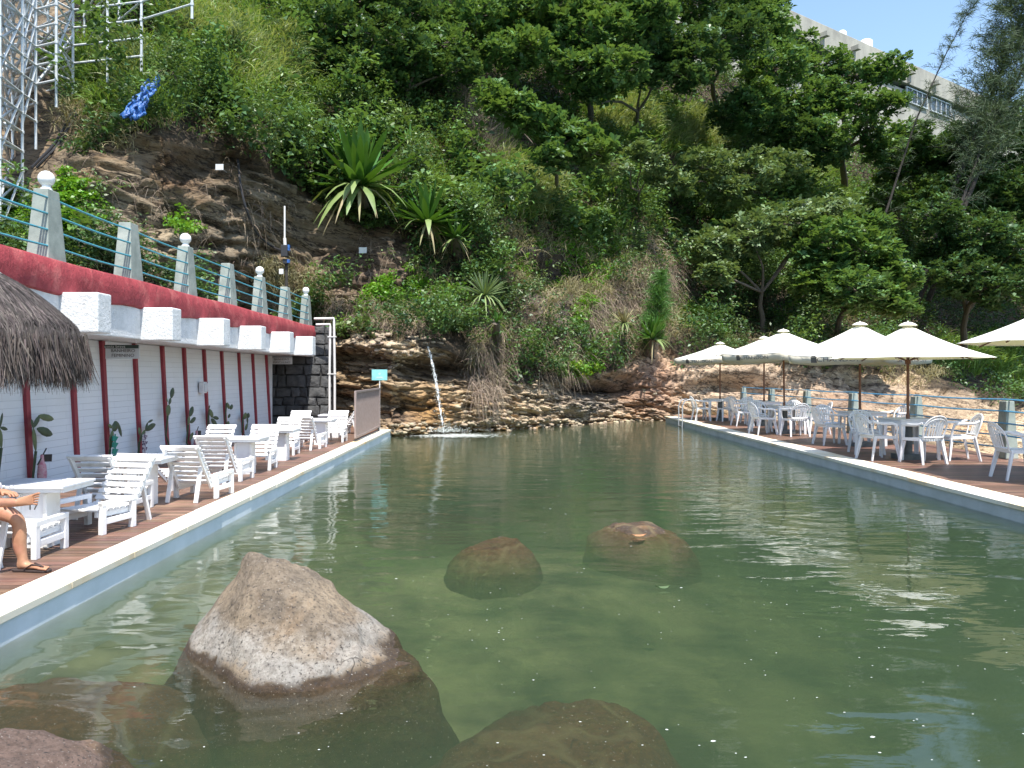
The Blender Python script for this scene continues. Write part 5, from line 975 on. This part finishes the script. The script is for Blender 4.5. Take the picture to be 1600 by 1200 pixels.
k.chain([((-4.30, 5.84, 1.45), (.078, .088)), ((-4.30, 5.84, 1.54), (.082, .092)), ((-4.31, 5.84, 1.60), (.055, .06))], nk)
# planted left leg (far side)
lf = k.chain([((-4.20, 5.95, .745), .092), ((-3.98, 5.985, .70), .083), ((-3.80, 5.995, .635), .064), ((-3.735, 6.0, .60), .058), ((-3.715, 6.0, .52), .050), ((-3.725, 6.0, .44), .056), ((-3.715, 6.0, .36), .047), ((-3.695, 6.0, .30), .034), ((-3.692, 6.0, .262), .031)], pel)
ft = k.chain([((-3.672, 5.998, .243), (.034, .030))], lf); ft2 = k.chain([((-3.60, 5.985, .238), (.036, .020)), ((-3.545, 5.975, .232), (.040, .016))], ft); k.chain([((-3.735, 6.0, .232), .024)], lf)
for q in range(5): w_ = -.034 + q*.017; L_ = .052 - q*.006 if q else .056; k.chain([((-3.535, 5.975 + w_ - .0, .230), .0095 if q == 0 else .0075), ((-3.515 + L_*.3, 5.972 + w_*1.08, .229), .0105 if q == 0 else .0075), ((-3.515 + L_*.75, 5.970 + w_*1.1, .226), .009 if q == 0 else .0065)], ft2)
# crossed right leg: ankle resting over the left knee
rg = k.chain([((-4.16, 5.73, .765), .092), ((-4.06, 5.62, .80), .082), ((-3.99, 5.54, .825), .065), ((-3.95, 5.51, .825), .058), ((-3.90, 5.56, .81), .050), ((-3.84, 5.65, .79), .055), ((-3.78, 5.75, .765), .044), ((-3.725, 5.845, .748), .033), ((-3.70, 5.885, .745), .031)], pel)
fr_ = k.chain([((-3.675, 5.90, .745), (.032, .034))], rg); fr2 = k.chain([((-3.615, 5.905, .752), (.022, .038)), ((-3.565, 5.905, .762), (.018, .042))], fr_); k.chain([((-3.705, 5.925, .725), .024)], rg)
for q in range(5): zz_ = .036 - q*.018; L_ = .05 - q*.006; k.chain([((-3.556, 5.903, .765 + zz_*.9), .0095 if q == 0 else .0075), ((-3.540 + L_*.3, 5.90, .768 + zz_*1.1), .0105 if q == 0 else .0078), ((-3.538 + L_*.75, 5.892, .772 + zz_*1.15), .009 if q == 0 else .0066)], fr2)
# arms: left hand on the crossed ankle, right hand on the thigh
def arm(sh, el, wr, hd, side):
    a = k.chain([(sh, .055)], up_); a = k.chain([(Vector(sh).lerp(Vector(el), .5), .046), (el, .038), (Vector(el).lerp(Vector(wr), .4), .037), (wr, .025)], a); a = k.chain([(hd, (.036, .019))], a); hd = Vector(hd); d = (hd - Vector(wr)).normalized(); sd = d.cross(Vector((0, 0, 1))).normalized()
    for q in range(4): b0 = hd + d*.035 + sd*(q - 1.5)*.019; L_ = (.055, .068, .064, .05)[q]; k.chain([(b0, .0095), (b0 + d*L_*.5 + Vector((0, 0, -.005)), .0085), (b0 + d*L_*.9 + Vector((0, 0, -.028)), .0075)], a)
    k.chain([(hd + sd*side*.036 + d*-.005, .0105), (hd + sd*side*.05 + d*.028 + Vector((0, 0, -.015)), .009)], a)
arm((-4.33, 6.01, 1.24), (-4.20, 6.13, 1.02), (-3.86, 5.98, .81), (-3.79, 5.955, .808), 1); arm((-4.33, 5.67, 1.24), (-4.22, 5.52, 1.02), (-4.04, 5.55, .915), (-3.985, 5.56, .90), -1)
person = skin_mesh('person', k.v, k.e, k.r, 'skin', None, 2); person.location = ORG; tag(person, 'seated person with bare legs crossed, dark shorts and a dark flip flop on one foot', 'person')
def sw_(name, pts, rs, mat, par, n=10, flat=1.0, up=None, smooth=True): b = MB(); b.path([Vector(q) - ORG for q in pts], rs, n, flat=flat, up=up); return b.build(name, mat, par, smooth=smooth)
sh = MB(); 
for pts, rs in (([(-4.27, 5.84, .72), (-4.27, 5.84, .92)], [.165, .145]), ([(-4.25, 5.93, .755), (-4.05, 5.975, .722), (-3.93, 5.99, .69)], [.12, .112, .108]), ([(-4.22, 5.76, .775), (-4.10, 5.66, .80), (-4.05, 5.60, .815)], [.12, .110, .104])): sh.path([Vector(q) - ORG for q in pts], rs, 14)
sh.build('shorts', 'dark_cloth', person, smooth=True)
b = MB(); b.path([Vector(q) - ORG for q in ((-4.30, 5.84, .90), (-4.33, 5.84, 1.06), (-4.34, 5.84, 1.20), (-4.335, 5.84, 1.30))], [.15, .16, .165, .08], 16); b.path([Vector(q) - ORG for q in ((-4.34, 5.90, 1.25), (-4.32, 6.03, 1.22), (-4.27, 6.07, 1.14))], [.085, .075, .065], 12); b.path([Vector(q) - ORG for q in ((-4.34, 5.78, 1.25), (-4.32, 5.65, 1.22), (-4.28, 5.60, 1.14))], [.085, .075, .065], 12); b.build('shirt', 'dark_cloth', person, smooth=True)
b = MB(); b.lathe([(.001, .10), (.05, .095), (.085, .06), (.098, .0), (.094, -.05), (.08, -.07)], Vector((-4.325, 5.84, 1.56)) - ORG, 18); b.build('hair', 'hair', person, smooth=True)
b = MB(); c_ = Vector((-4.215, 5.84, 1.49)) - ORG; b.path([c_ + Vector((-.01, 0, .03)), c_ + Vector((.022, 0, -.01)), c_ + Vector((.0, 0, -.022))], [.010, .016, .010], 8); b.build('nose', 'skin', person, smooth=True)
for s in (-1, 1):
    b = MB(); b.lathe([(.013*math.sin(a), -.013*math.cos(a)) for a in np.linspace(.05, 3.1, 8)], Vector((-4.225, 5.84 + s*.033, 1.52)) - ORG, 10); b.build('eye', 'eye_white', person, smooth=True)
    b = MB(); b.path([Vector((-4.31, 5.84 + s*.088, 1.47)) - ORG, Vector((-4.315, 5.84 + s*.097, 1.50)) - ORG, Vector((-4.315, 5.84 + s*.095, 1.53)) - ORG], [.010, .017, .012], 8, flat=.5); b.build('ear', 'skin', person, smooth=True)
b = MB(); b.path([Vector((-4.222, 5.815, 1.437)) - ORG, Vector((-4.213, 5.84, 1.435)) - ORG, Vector((-4.222, 5.865, 1.437)) - ORG], [.004, .007, .004], 6); b.build('mouth', 'pink_cloth', person)
fl = MB(); out_ = [(-3.765, 5.975), (-3.77, 6.01), (-3.74, 6.036), (-3.66, 6.035), (-3.56, 6.035), (-3.49, 6.02), (-3.463, 5.985), (-3.468, 5.945), (-3.50, 5.925), (-3.58, 5.938), (-3.68, 5.962), (-3.74, 5.96)]
fl.prism([Vector((a, c_, .202)) - ORG for a, c_ in out_], (0, 0, .016)); s_ = fl.build('flip_flop', 'sandal', person, bevel=.004)
for e in ((-3.66, 5.955, .222), (-3.65, 6.037, .222)): b = MB(); b.path([Vector(e) - ORG, Vector((-3.60, (e[1] + 5.955)/2 + .0, .262)) - ORG, Vector((-3.515, 5.957, .246)) - ORG, Vector((-3.508, 5.955, .22)) - ORG], [.007, .0075, .006, .005], 6, flat=.6); b.build('strap', 'sandal', s_, smooth=True)
# second flip flop lying on the planks
fl = MB(); fl.prism([(a + 3.62, c_ - 6.0, 0) for a, c_ in out_], (0, 0, .016)); o = fl.build('flip_flop', 'sandal', None, bevel=.004); o.location = (-3.80, 5.62, .2); o.rotation_euler = (0, 0, .3); tag(o, 'loose dark flip flop lying on the planks by the coping at the left edge', 'sandal')
# ================================================================ TREES AND PLANTS
def limb(b, a, c_, r0, r1, bend=.15, seg=6, n=7):
    a, c_ = Vector(a), Vector(c_); L = (c_ - a).length; o = Vector(rng.normal(size=3)); o.z = abs(o.z)*.4; o = o*L*bend*.5; w1 = Vector(rng.normal(size=3))*L*.03
    pts = [a + (c_ - a)*s + o*math.sin(s*math.pi) + w1*math.sin(s*7) for s in np.linspace(0, 1, seg)]; b.path(pts, list(np.linspace(r0, r1, seg)), n); return pts
def almond(base, crowns, label, mat='leaf_mid', leaf=.30, dens=1.0, trunk=.16, k=8, cat='tree', grp='broadleaf trees on the hillside', flat=.72, bark='bark', name='broadleaf_tree'):
    """crowns: list of (centre, radius); base: world point of the trunk foot"""
    base = Vector(base); t = empty(name, base, 0, label, cat, grp); b = MB(); C = [(Vector(c_) - base, r_) for c_, r_ in crowns]
    top = max(C, key=lambda q: q[0].z)[0]*.55; mean = sum((q[0] for q in C), Vector())/len(C); fork = Vector((mean.x*.45, mean.y*.45, max(.5, mean.z*.45)))
    b.path([Vector((0, 0, -.5)), fork*.35 + Vector((.06, 0, 0)), fork*.7 - Vector((.08, 0, 0)), fork], [trunk*1.25, trunk, trunk*.85, trunk*.75], 8); P_ = []
    for c_, r_ in C:
        limb(b, fork, c_, trunk*.6, trunk*.22)
        n_ = max(5, int(9*r_)); 
        for q in range(n_):
            d = Vector(rng.normal(size=3)); d.z = d.z*.5; d.normalize(); e = c_ + Vector((d.x, d.y, d.z*flat))*r_*.88; limb(b, c_ + (e - c_)*.05, e, trunk*.18, trunk*.05, .2, 4, 5)
            for w_ in range(5): P_.append(tuple(e + Vector(rng.normal(size=3))*r_*.10))
        m_ = int(95*dens*r_**2.0); d = rng.normal(size=(m_, 3)); d /= np.linalg.norm(d, axis=1, keepdims=True); rr_ = (rng.uniform(.15, 1, m_)**.5)[:, None]; d[:, 2] *= flat
        lump = 1 + .22*fbm(d[:, 0]*2.2 + c_.x, d[:, 1]*2.2 + c_.y, d[:, 2]*3.5 + c_.z, 2, 5)[:, None]; q_ = d*rr_*r_*lump
        gate = vnoise((q_[:, 0] + c_.x)*1.1/max(.7, r_*.45), (q_[:, 1] + c_.y)*1.1/max(.7, r_*.45), (q_[:, 2] + c_.z)*2.2/max(.7, r_*.45), 3) > -.22; P_ += [tuple(x_) for x_ in (q_[gate] + np.array(c_))]
    b.build('trunk', bark, t, smooth=True); v, f_ = rosettes(np.array(P_), leaf, k); np_obj('crown', v, f_, mat, t); return t
def H(px, py): return hill_at(px, py)[0]
def CR(px, py, Y, rpx): return (W(px, py, Y), rpx/F*Y)
T = almond
T(H(560, 150), [CR(505, 90, 30.5, 38), CR(520, 40, 31, 55), CR(600, 60, 31, 60), CR(560, -10, 33, 60), CR(640, 20, 33, 50)], 'dark glossy broadleaf tree at the top, left of centre, above the big rosette plant', 'leaf_dark', .25, 1.5)
T(H(700, 170), [CR(690, 70, 32.5, 50), CR(740, 30, 34, 60), CR(680, 0, 35, 60)], 'dense broadleaf tree at the top centre beside grey bare stems', 'leaf_mid', .25, 1.3)
T(H(800, 160), [CR(790, 90, 33, 45), CR(850, 20, 35, 70), CR(775, 10, 35, 50), CR(830, 75, 33, 40)], 'broad crowned tree at the top, right of centre, with whorled leaves', 'leaf_mid', .30, 1.3)
T(H(920, 200), [CR(900, 50, 35, 60), CR(970, 40, 36, 65), CR(1010, 20, 36, 50), CR(960, 110, 34, 50), CR(900, 110, 34, 42), CR(870, -20, 37, 60)], 'widest tree at the top with pale lit rosettes of leaves', 'leaf_mid', .32, 1.25)
T(H(880, 320), [CR(800, 170, 29, 38), CR(840, 190, 29, 42), CR(770, 150, 29.5, 32), CR(880, 225, 29, 35), CR(860, 250, 28.5, 30), CR(930, 240, 29.5, 36), CR(905, 212, 29.5, 30)], 'bright almond tree in mid slope, leaning left over the dry stems', 'leaf_mid', .30, 1.5, .10)
T(H(1000, 330), [CR(960, 255, 31, 26), CR(1000, 240, 32, 28), CR(1030, 270, 33, 30)], 'small sparse almond tree in mid slope, right of the bright one', 'leaf_olive', .28, 1.1, .07)
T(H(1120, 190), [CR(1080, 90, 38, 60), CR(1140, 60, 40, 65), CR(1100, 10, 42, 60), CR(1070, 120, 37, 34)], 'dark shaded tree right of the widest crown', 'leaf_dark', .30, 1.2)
T(H(1210, 200), [CR(1190, 50, 46, 60), CR(1210, 110, 44, 55), CR(1170, 0, 46, 50), CR(1205, 15, 47, 30), CR(1180, 160, 42, 45)], 'tree whose crown top meets the sky left of the grey building', 'leaf_mid', .32, 1.2)
T(H(1318, 300), [CR(1285, 105, 47, 42), CR(1335, 118, 46, 40), CR(1390, 108, 46, 34), CR(1280, 150, 46, 42), CR(1340, 165, 45, 42), CR(1390, 160, 45, 30), CR(1300, 205, 44, 36), CR(1250, 75, 48, 32), CR(1260, 170, 46, 40)], 'tree with two bare trunks in front of the grey building wall', 'leaf_mid', .32, 1.0, .22)
T(H(1190, 520), [CR(1110, 385, 35.5, 42), CR(1170, 370, 36, 50), CR(1240, 350, 37, 55), CR(1300, 340, 38, 50), CR(1120, 430, 34, 30)], 'pale leaved almond tree with one thin trunk above the far parasols', 'leaf_olive', .30, 1.3, .12)
T(H(1290, 545), [CR(1290, 380, 36, 60), CR(1350, 395, 36.5, 55), CR(1390, 440, 36, 48), CR(1330, 450, 35, 60), CR(1280, 440, 35.5, 45), CR(1400, 480, 35.5, 35), CR(1360, 350, 37, 30)], 'big fresh green almond tree spreading above the nearest parasols', 'leaf_mid', .32, 1.5, .16)
T(H(1130, 330), [CR(1100, 260, 38, 45), CR(1170, 270, 39, 50), CR(1225, 260, 41, 40), CR(1140, 300, 38, 38), CR(1060, 290, 36, 30)], 'low spreading pale leaved tree below the bright grass ridge', 'leaf_olive', .28, 1.3, .1)
T(H(1540, 470), [CR(1500, 240, 50, 50), CR(1560, 230, 50, 60), CR(1530, 300, 48, 60), CR(1590, 300, 48, 50), CR(1480, 310, 48, 45)], 'dark tree mass at the right edge, upper part', 'leaf_dark', .32, 1.2, .2)
T(H(1500, 560), [CR(1460, 340, 42, 45), CR(1530, 370, 42, 55), CR(1590, 390, 42, 55), CR(1500, 430, 41, 50), CR(1560, 450, 41, 50), CR(1470, 400, 43, 40)], 'dark spreading tree at the right edge behind the cut parasol', 'leaf_dark', .30, 1.3, .2)
T(H(1620, 560), [CR(1640, 180, 52, 70), CR(1620, 280, 50, 60), CR(1680, 350, 48, 80), CR(1640, 440, 44, 60), CR(1700, 250, 50, 90)], 'tree just reaching into the right edge of the photo', 'leaf_mid', .32, 1.1, .2)
T(H(1430, 330), [CR(1440, 250, 53, 40), CR(1400, 270, 52, 36), CR(1455, 300, 50, 40), CR(1385, 310, 50, 30)], 'small tree at the foot of the grey building', 'leaf_mid', .30, 1.1, .14)
T(H(640, 170), [CR(600, 110, 31, 42), CR(650, 90, 31, 42), CR(560, 100, 31, 38), CR(720, 110, 31.5, 38)], 'leafy tree mass just above the grey bare stems, left of centre', 'leaf_dark', .27, 1.3, .1)
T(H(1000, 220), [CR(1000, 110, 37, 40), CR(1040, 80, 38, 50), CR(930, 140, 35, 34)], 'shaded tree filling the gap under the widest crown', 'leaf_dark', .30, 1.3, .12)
T(H(1420, 280), [CR(1420, 215, 50, 38), CR(1465, 240, 50, 38), CR(1380, 235, 49, 36), CR(1500, 215, 51, 32), CR(1360, 200, 49, 26)], 'leafy tree hiding the middle of the grey building wall', 'leaf_mid', .32, 1.1, .14)
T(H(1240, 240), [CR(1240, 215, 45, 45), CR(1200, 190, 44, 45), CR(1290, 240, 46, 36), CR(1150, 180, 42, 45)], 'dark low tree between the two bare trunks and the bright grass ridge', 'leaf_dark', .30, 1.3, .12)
def bush(px, py, rpx, label, mat, leaf=.16, n=3, dz=0, dens=1.0, name='bush'):
    p_, n_ = hill_at(px, py); Y = p_.y - (.6 if px > 60 else -.9); cs = [CR(px + rng.normal()*rpx*.35*(q > 0), py - dz + rng.normal()*rpx*.25*(q > 0), Y, rpx*(.8 if q == 0 else .55)) for q in range(n)]
    p_ = W(px, py + rpx*.8, p_.y); return T(p_, cs, label, mat, leaf, 2.6*dens, .03, 7, 'bush', 'bushes on the hillside', .75, name=name)
bush(925, 350, 44, 'rounded glossy bush above the dark rock in mid slope', 'leaf_mid', .15, 4, dens=1.6)
bush(1150, 560 - 20, 26, 'low bush behind the farthest parasol', 'leaf_olive', .14)
bush(345, 165, 55, 'dark bush with small leaves right of the blue tarpaulin', 'leaf_dark', .14, 5, dens=1.5)
bush(430, 220, 50, 'dark bush overhanging the left cliff', 'leaf_dark', .14, 4, dens=1.5)
bush(640, 265, 40, 'yellow green bush right of the big rosette plant', 'leaf_olive', .12, 4, dens=1.5)
bush(1085, 492, 26, 'bright lime green bush above the far parasols', 'leaf_yellow', .15, 3)
bush(120, 350, 30, 'bright leafy plant behind the nearest parapet globe', 'leaf_bright', .20, 4, dens=.8)
bush(28, 355, 34, 'bright leafy plant between scaffold and parapet', 'leaf_bright', .20, 4, dens=.8)
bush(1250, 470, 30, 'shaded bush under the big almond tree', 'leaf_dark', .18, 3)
bush(985, 380, 36, 'olive bush right of the rounded glossy bush', 'leaf_olive', .14, 3)
# rosette plants (agave like) on the cliff
def rosette_plant(px, py, Lpx, n, label, Y=None, pale=12, tilt=.1, mat='agave_leaf', wd=.12):
    p_, n_ = hill_at(px, py); Y = Y or p_.y - 1.9; c_ = W(px, py, Y); s = Lpx/F*Y; t = empty('rosette_plant', c_, 0, label, 'plant')
    def lv(n, el0, el1, L0, L1, droop, m, w_):
        az = rng.uniform(0, 2*np.pi, n); el = rng.uniform(el0, el1, n); d = np.stack([np.cos(az)*np.cos(el), np.sin(az)*np.cos(el), np.sin(el)], 1); L = rng.uniform(L0, L1, n)*s; side = np.stack([-np.sin(az), np.cos(az), 0*az], 1); upv = np.cross(d, side)*-1; vs = []
        for i, (q, ww) in enumerate(((0, .5), (.2, .8), (.45, 1), (.7, .8), (.88, .45), (1, .03))):
            p0 = d*(L*q)[:, None]; p0[:, 2] -= droop*L*q**2.4; a = side*(w_*s/1.6*ww*.5); vs += [p0 - a, p0 + upv*(-.012*s), p0 + a] if False else [p0 - a + upv*.02*s*ww, p0, p0 + a + upv*.02*s*ww]
        v = np.stack(vs, 1).reshape(-1, 3); q = np.array([[3*i + j, 3*i + j + 1, 3*i + j + 4, 3*i + j + 3] for i in range(5) for j in (0, 1)])[None] + (np.arange(n)*18)[:, None, None]; return np_obj(m[0], v, q.reshape(-1, 4), m[1], t)
    lv(n, .15, 1.5, .75, 1.05, .12, ('leaves', mat), wd*1.6)
    if pale: lv(pale, -.15, .45, .55, .85, .75, ('drooping_leaves', 'agave_pale'), wd*1.7); lv(pale, -.5, .1, .45, .75, .9, ('dead_leaves', 'grass_straw'), wd*.7)
    b = MB(); b.path([(0, 2.1, -.7), (0, .9, -.4), (0, 0, .05)], [.16, .14, .12], 8); b.build('stem', 'bark', t)
    return t
rosette_plant(562, 292, 112, 62, 'largest rosette plant with long sword leaves overhanging the left cliff', pale=14)
rosette_plant(668, 348, 78, 52, 'second rosette plant just right of and below the largest one', pale=8)
rosette_plant(712, 372, 48, 26, 'smaller rosette partly behind the second sword leaved plant', pale=4)
rosette_plant(757, 462, 50, 60, 'spiky plant with narrow leaves turning brown above the waterfall', pale=26, mat='leaf_olive', wd=.05)
rosette_plant(775, 505, 26, 20, 'small dark sword leaved plant under the narrow leaved one', pale=3)
rosette_plant(1020, 530, 46, 34, 'green fan of sword leaves at the foot of the feathery sapling', pale=6)
rosette_plant(975, 505, 36, 30, 'brownish spiky plant left of the feathery sapling', pale=20, mat='grass_straw', wd=.06)
rosette_plant(640, 72 + 150, 34, 22, 'small sword leaved plant in the slope above the second rosette plant', pale=3)
rosette_plant(262, 110, 42, 60, 'narrow leaved fountain of grass above the blue tarpaulin', pale=14, mat='grass_green', wd=.03)
# feathery casuarinas
def casuarina(pts, r0, label, n=260, L=1.0, spread=1.0, mat='needle', dens=26, grp='feathery casuarina trees', rise=.5, start=.15):
    base = Vector(pts[0]); t = empty('casuarina_tree', base, 0, label, 'tree', grp); pts = [Vector(p_) - base for p_ in pts]; b = MB(); m = 24; C = []
    for s in np.linspace(0, len(pts) - 1.001, m): i = int(s); C.append(pts[i].lerp(pts[i+1], s - i))
    b.path(C, list(np.linspace(r0, r0*.12, m)), 7); P_ = []; D_ = []
    for q in range(n):
        s = start + (1 - start)*rng.random()**.8; i = s*(m - 1.01); c_ = C[int(i)].lerp(C[int(i) + 1], i - int(i)); d = Vector(rng.normal(size=3)); d.z = abs(d.z)*.3 + rise; d.normalize(); Lb = L*spread*(1.15 - .75*s)*rng.uniform(.5, 1.3); e = c_ + d*Lb
        pp = limb(b, c_, e, max(.008, r0*.16*(1 - s*.6)), .005, .12, 4, 4)
        for w_ in range(dens): f = rng.random()**.6; u_ = c_.lerp(e, f); P_.append(tuple(u_ + Vector(rng.normal(size=3))*.04*L)); g_ = Vector(rng.normal(size=3))*.55 + d*.75; g_.z += .1; D_.append(tuple(g_.normalized()))
    b.build('trunk', 'dark_bark', t, smooth=True); v, f_ = blades(np.array(P_), np.array(D_), .42*L**.5, .020*L**.5, .35, 2); np_obj('crown', v, f_, mat, t); return t
casuarina([W(1285 + 40, 480, 46), W(1385, 330, 46), W(1430, 190, 46), W(1480, 80, 46), W(1520, 5, 46)], .09, 'thin feathery casuarina leaning right against the sky', 100, 1.1, 1.1, dens=22)
casuarina([W(1440, 440, 47), W(1480, 320, 47), W(1525, 210, 47), W(1565, 110, 47), W(1600, 10, 47), W(1615, -60, 47)], .18, 'tall feathery casuarina leaning right, its top in the sky corner', 300, 2.4, 1.3, dens=44, start=.3)
casuarina([W(1450, 470, 45), W(1500, 340, 45), W(1560, 190, 46), W(1620, 60, 46), W(1660, -80, 46)], .17, 'dark casuarina trunk crossing the right edge', 260, 2.5, 1.3, dens=44, start=.35)
casuarina([W(1430, 480, 44), W(1480, 380, 44), W(1530, 240, 45), W(1560, 170, 45)], .14, 'shorter leaning casuarina with a bare dark trunk among the right trees', 90, 1.7, 1.1, dens=26, start=.45)
casuarina([W(1020, 560, 30), W(1022, 520, 30.2), W(1028, 480, 30.3), W(1032, 430, 30.4)], .05, 'bright feathery sapling standing before the hillside, centre right', 150, .9, .75, 'needle_bright', 26, rise=.9, start=.12)
# ================================================================ BUILDING ON TOP OF THE HILL
P1 = Vector((22.3, 60, 0)); P2 = Vector((50.7, 80, 0)); dv = (P2 - P1).normalized(); nv = Vector((dv.y, -dv.x, 0)); zt_ = 29.5
t = empty('hilltop_building', (P1.x, P1.y, 14), math.atan2(dv.y, dv.x), 'weathered grey white concrete building on top of the hill behind the trees', 'building')
b = MB(); b.box((16, 6.1, 4.6), (60, 12, 17.2)); b.build('wall', 'old_concrete', t)
b = MB(); b.box((16, 6, 14.55), (60.6, 12.5, 1.9)); b.build('parapet', 'old_concrete', t, bevel=.03)
for k in range(12): b = MB(); x_ = -10 + k*4.4; b.box((x_, -.55, 14.5), (.45, .7, .35)); b.box((x_ - .0, -.35, 14.1), (.25, .25, .9)); b.build('scupper', 'old_concrete', t)
for k in range(12):
    x_ = -8 + k*4.4
    if not 16 < x_ < 24: continue
    w_ = empty('window', (x_, .1, 12.8), 0); w_.parent = t; b = MB(); b.box((0, -.02, 0), (3.6, .12, 1.2)); b.build('pane', 'window_dark', w_); b = MB(); [b.box((-1.8 + q*.9, -.10, 0), (.08, .14, 1.3)) for q in range(5)]; [b.box((0, -.10, z_), (3.8, .15, .09)) for z_ in (-.63, .63)]; b.build('frame', 'galvanised', w_)
for px, py, lab in ((1316, 49, 'small white antenna dome on the roof edge, left one'), (1353, 63, 'larger white tank lid on the roof edge, right one')):
    Y = 60 + (px - 1240)/320*20; c_ = W(px, py + 3, Y + 1.5); b = MB(); r_ = .55 if px > 1330 else .35; b.lathe([(r_, -1.2), (r_, 0), (r_*.95, .08), (r_*.6, .2), (.01, .25)], n=20); o = b.build('roof_tank', 'white_wood', smooth=True); o.location = c_; tag(o, lab, 'tank', 'white tanks on the hilltop roof')
for o in list(S.objects):
    if o.parent is None and o.type == 'EMPTY' and not o.children: print('EMPTY TOP', o.name)
print('FACES', sum(len(o.data.polygons) for o in S.objects if o.type == 'MESH'))
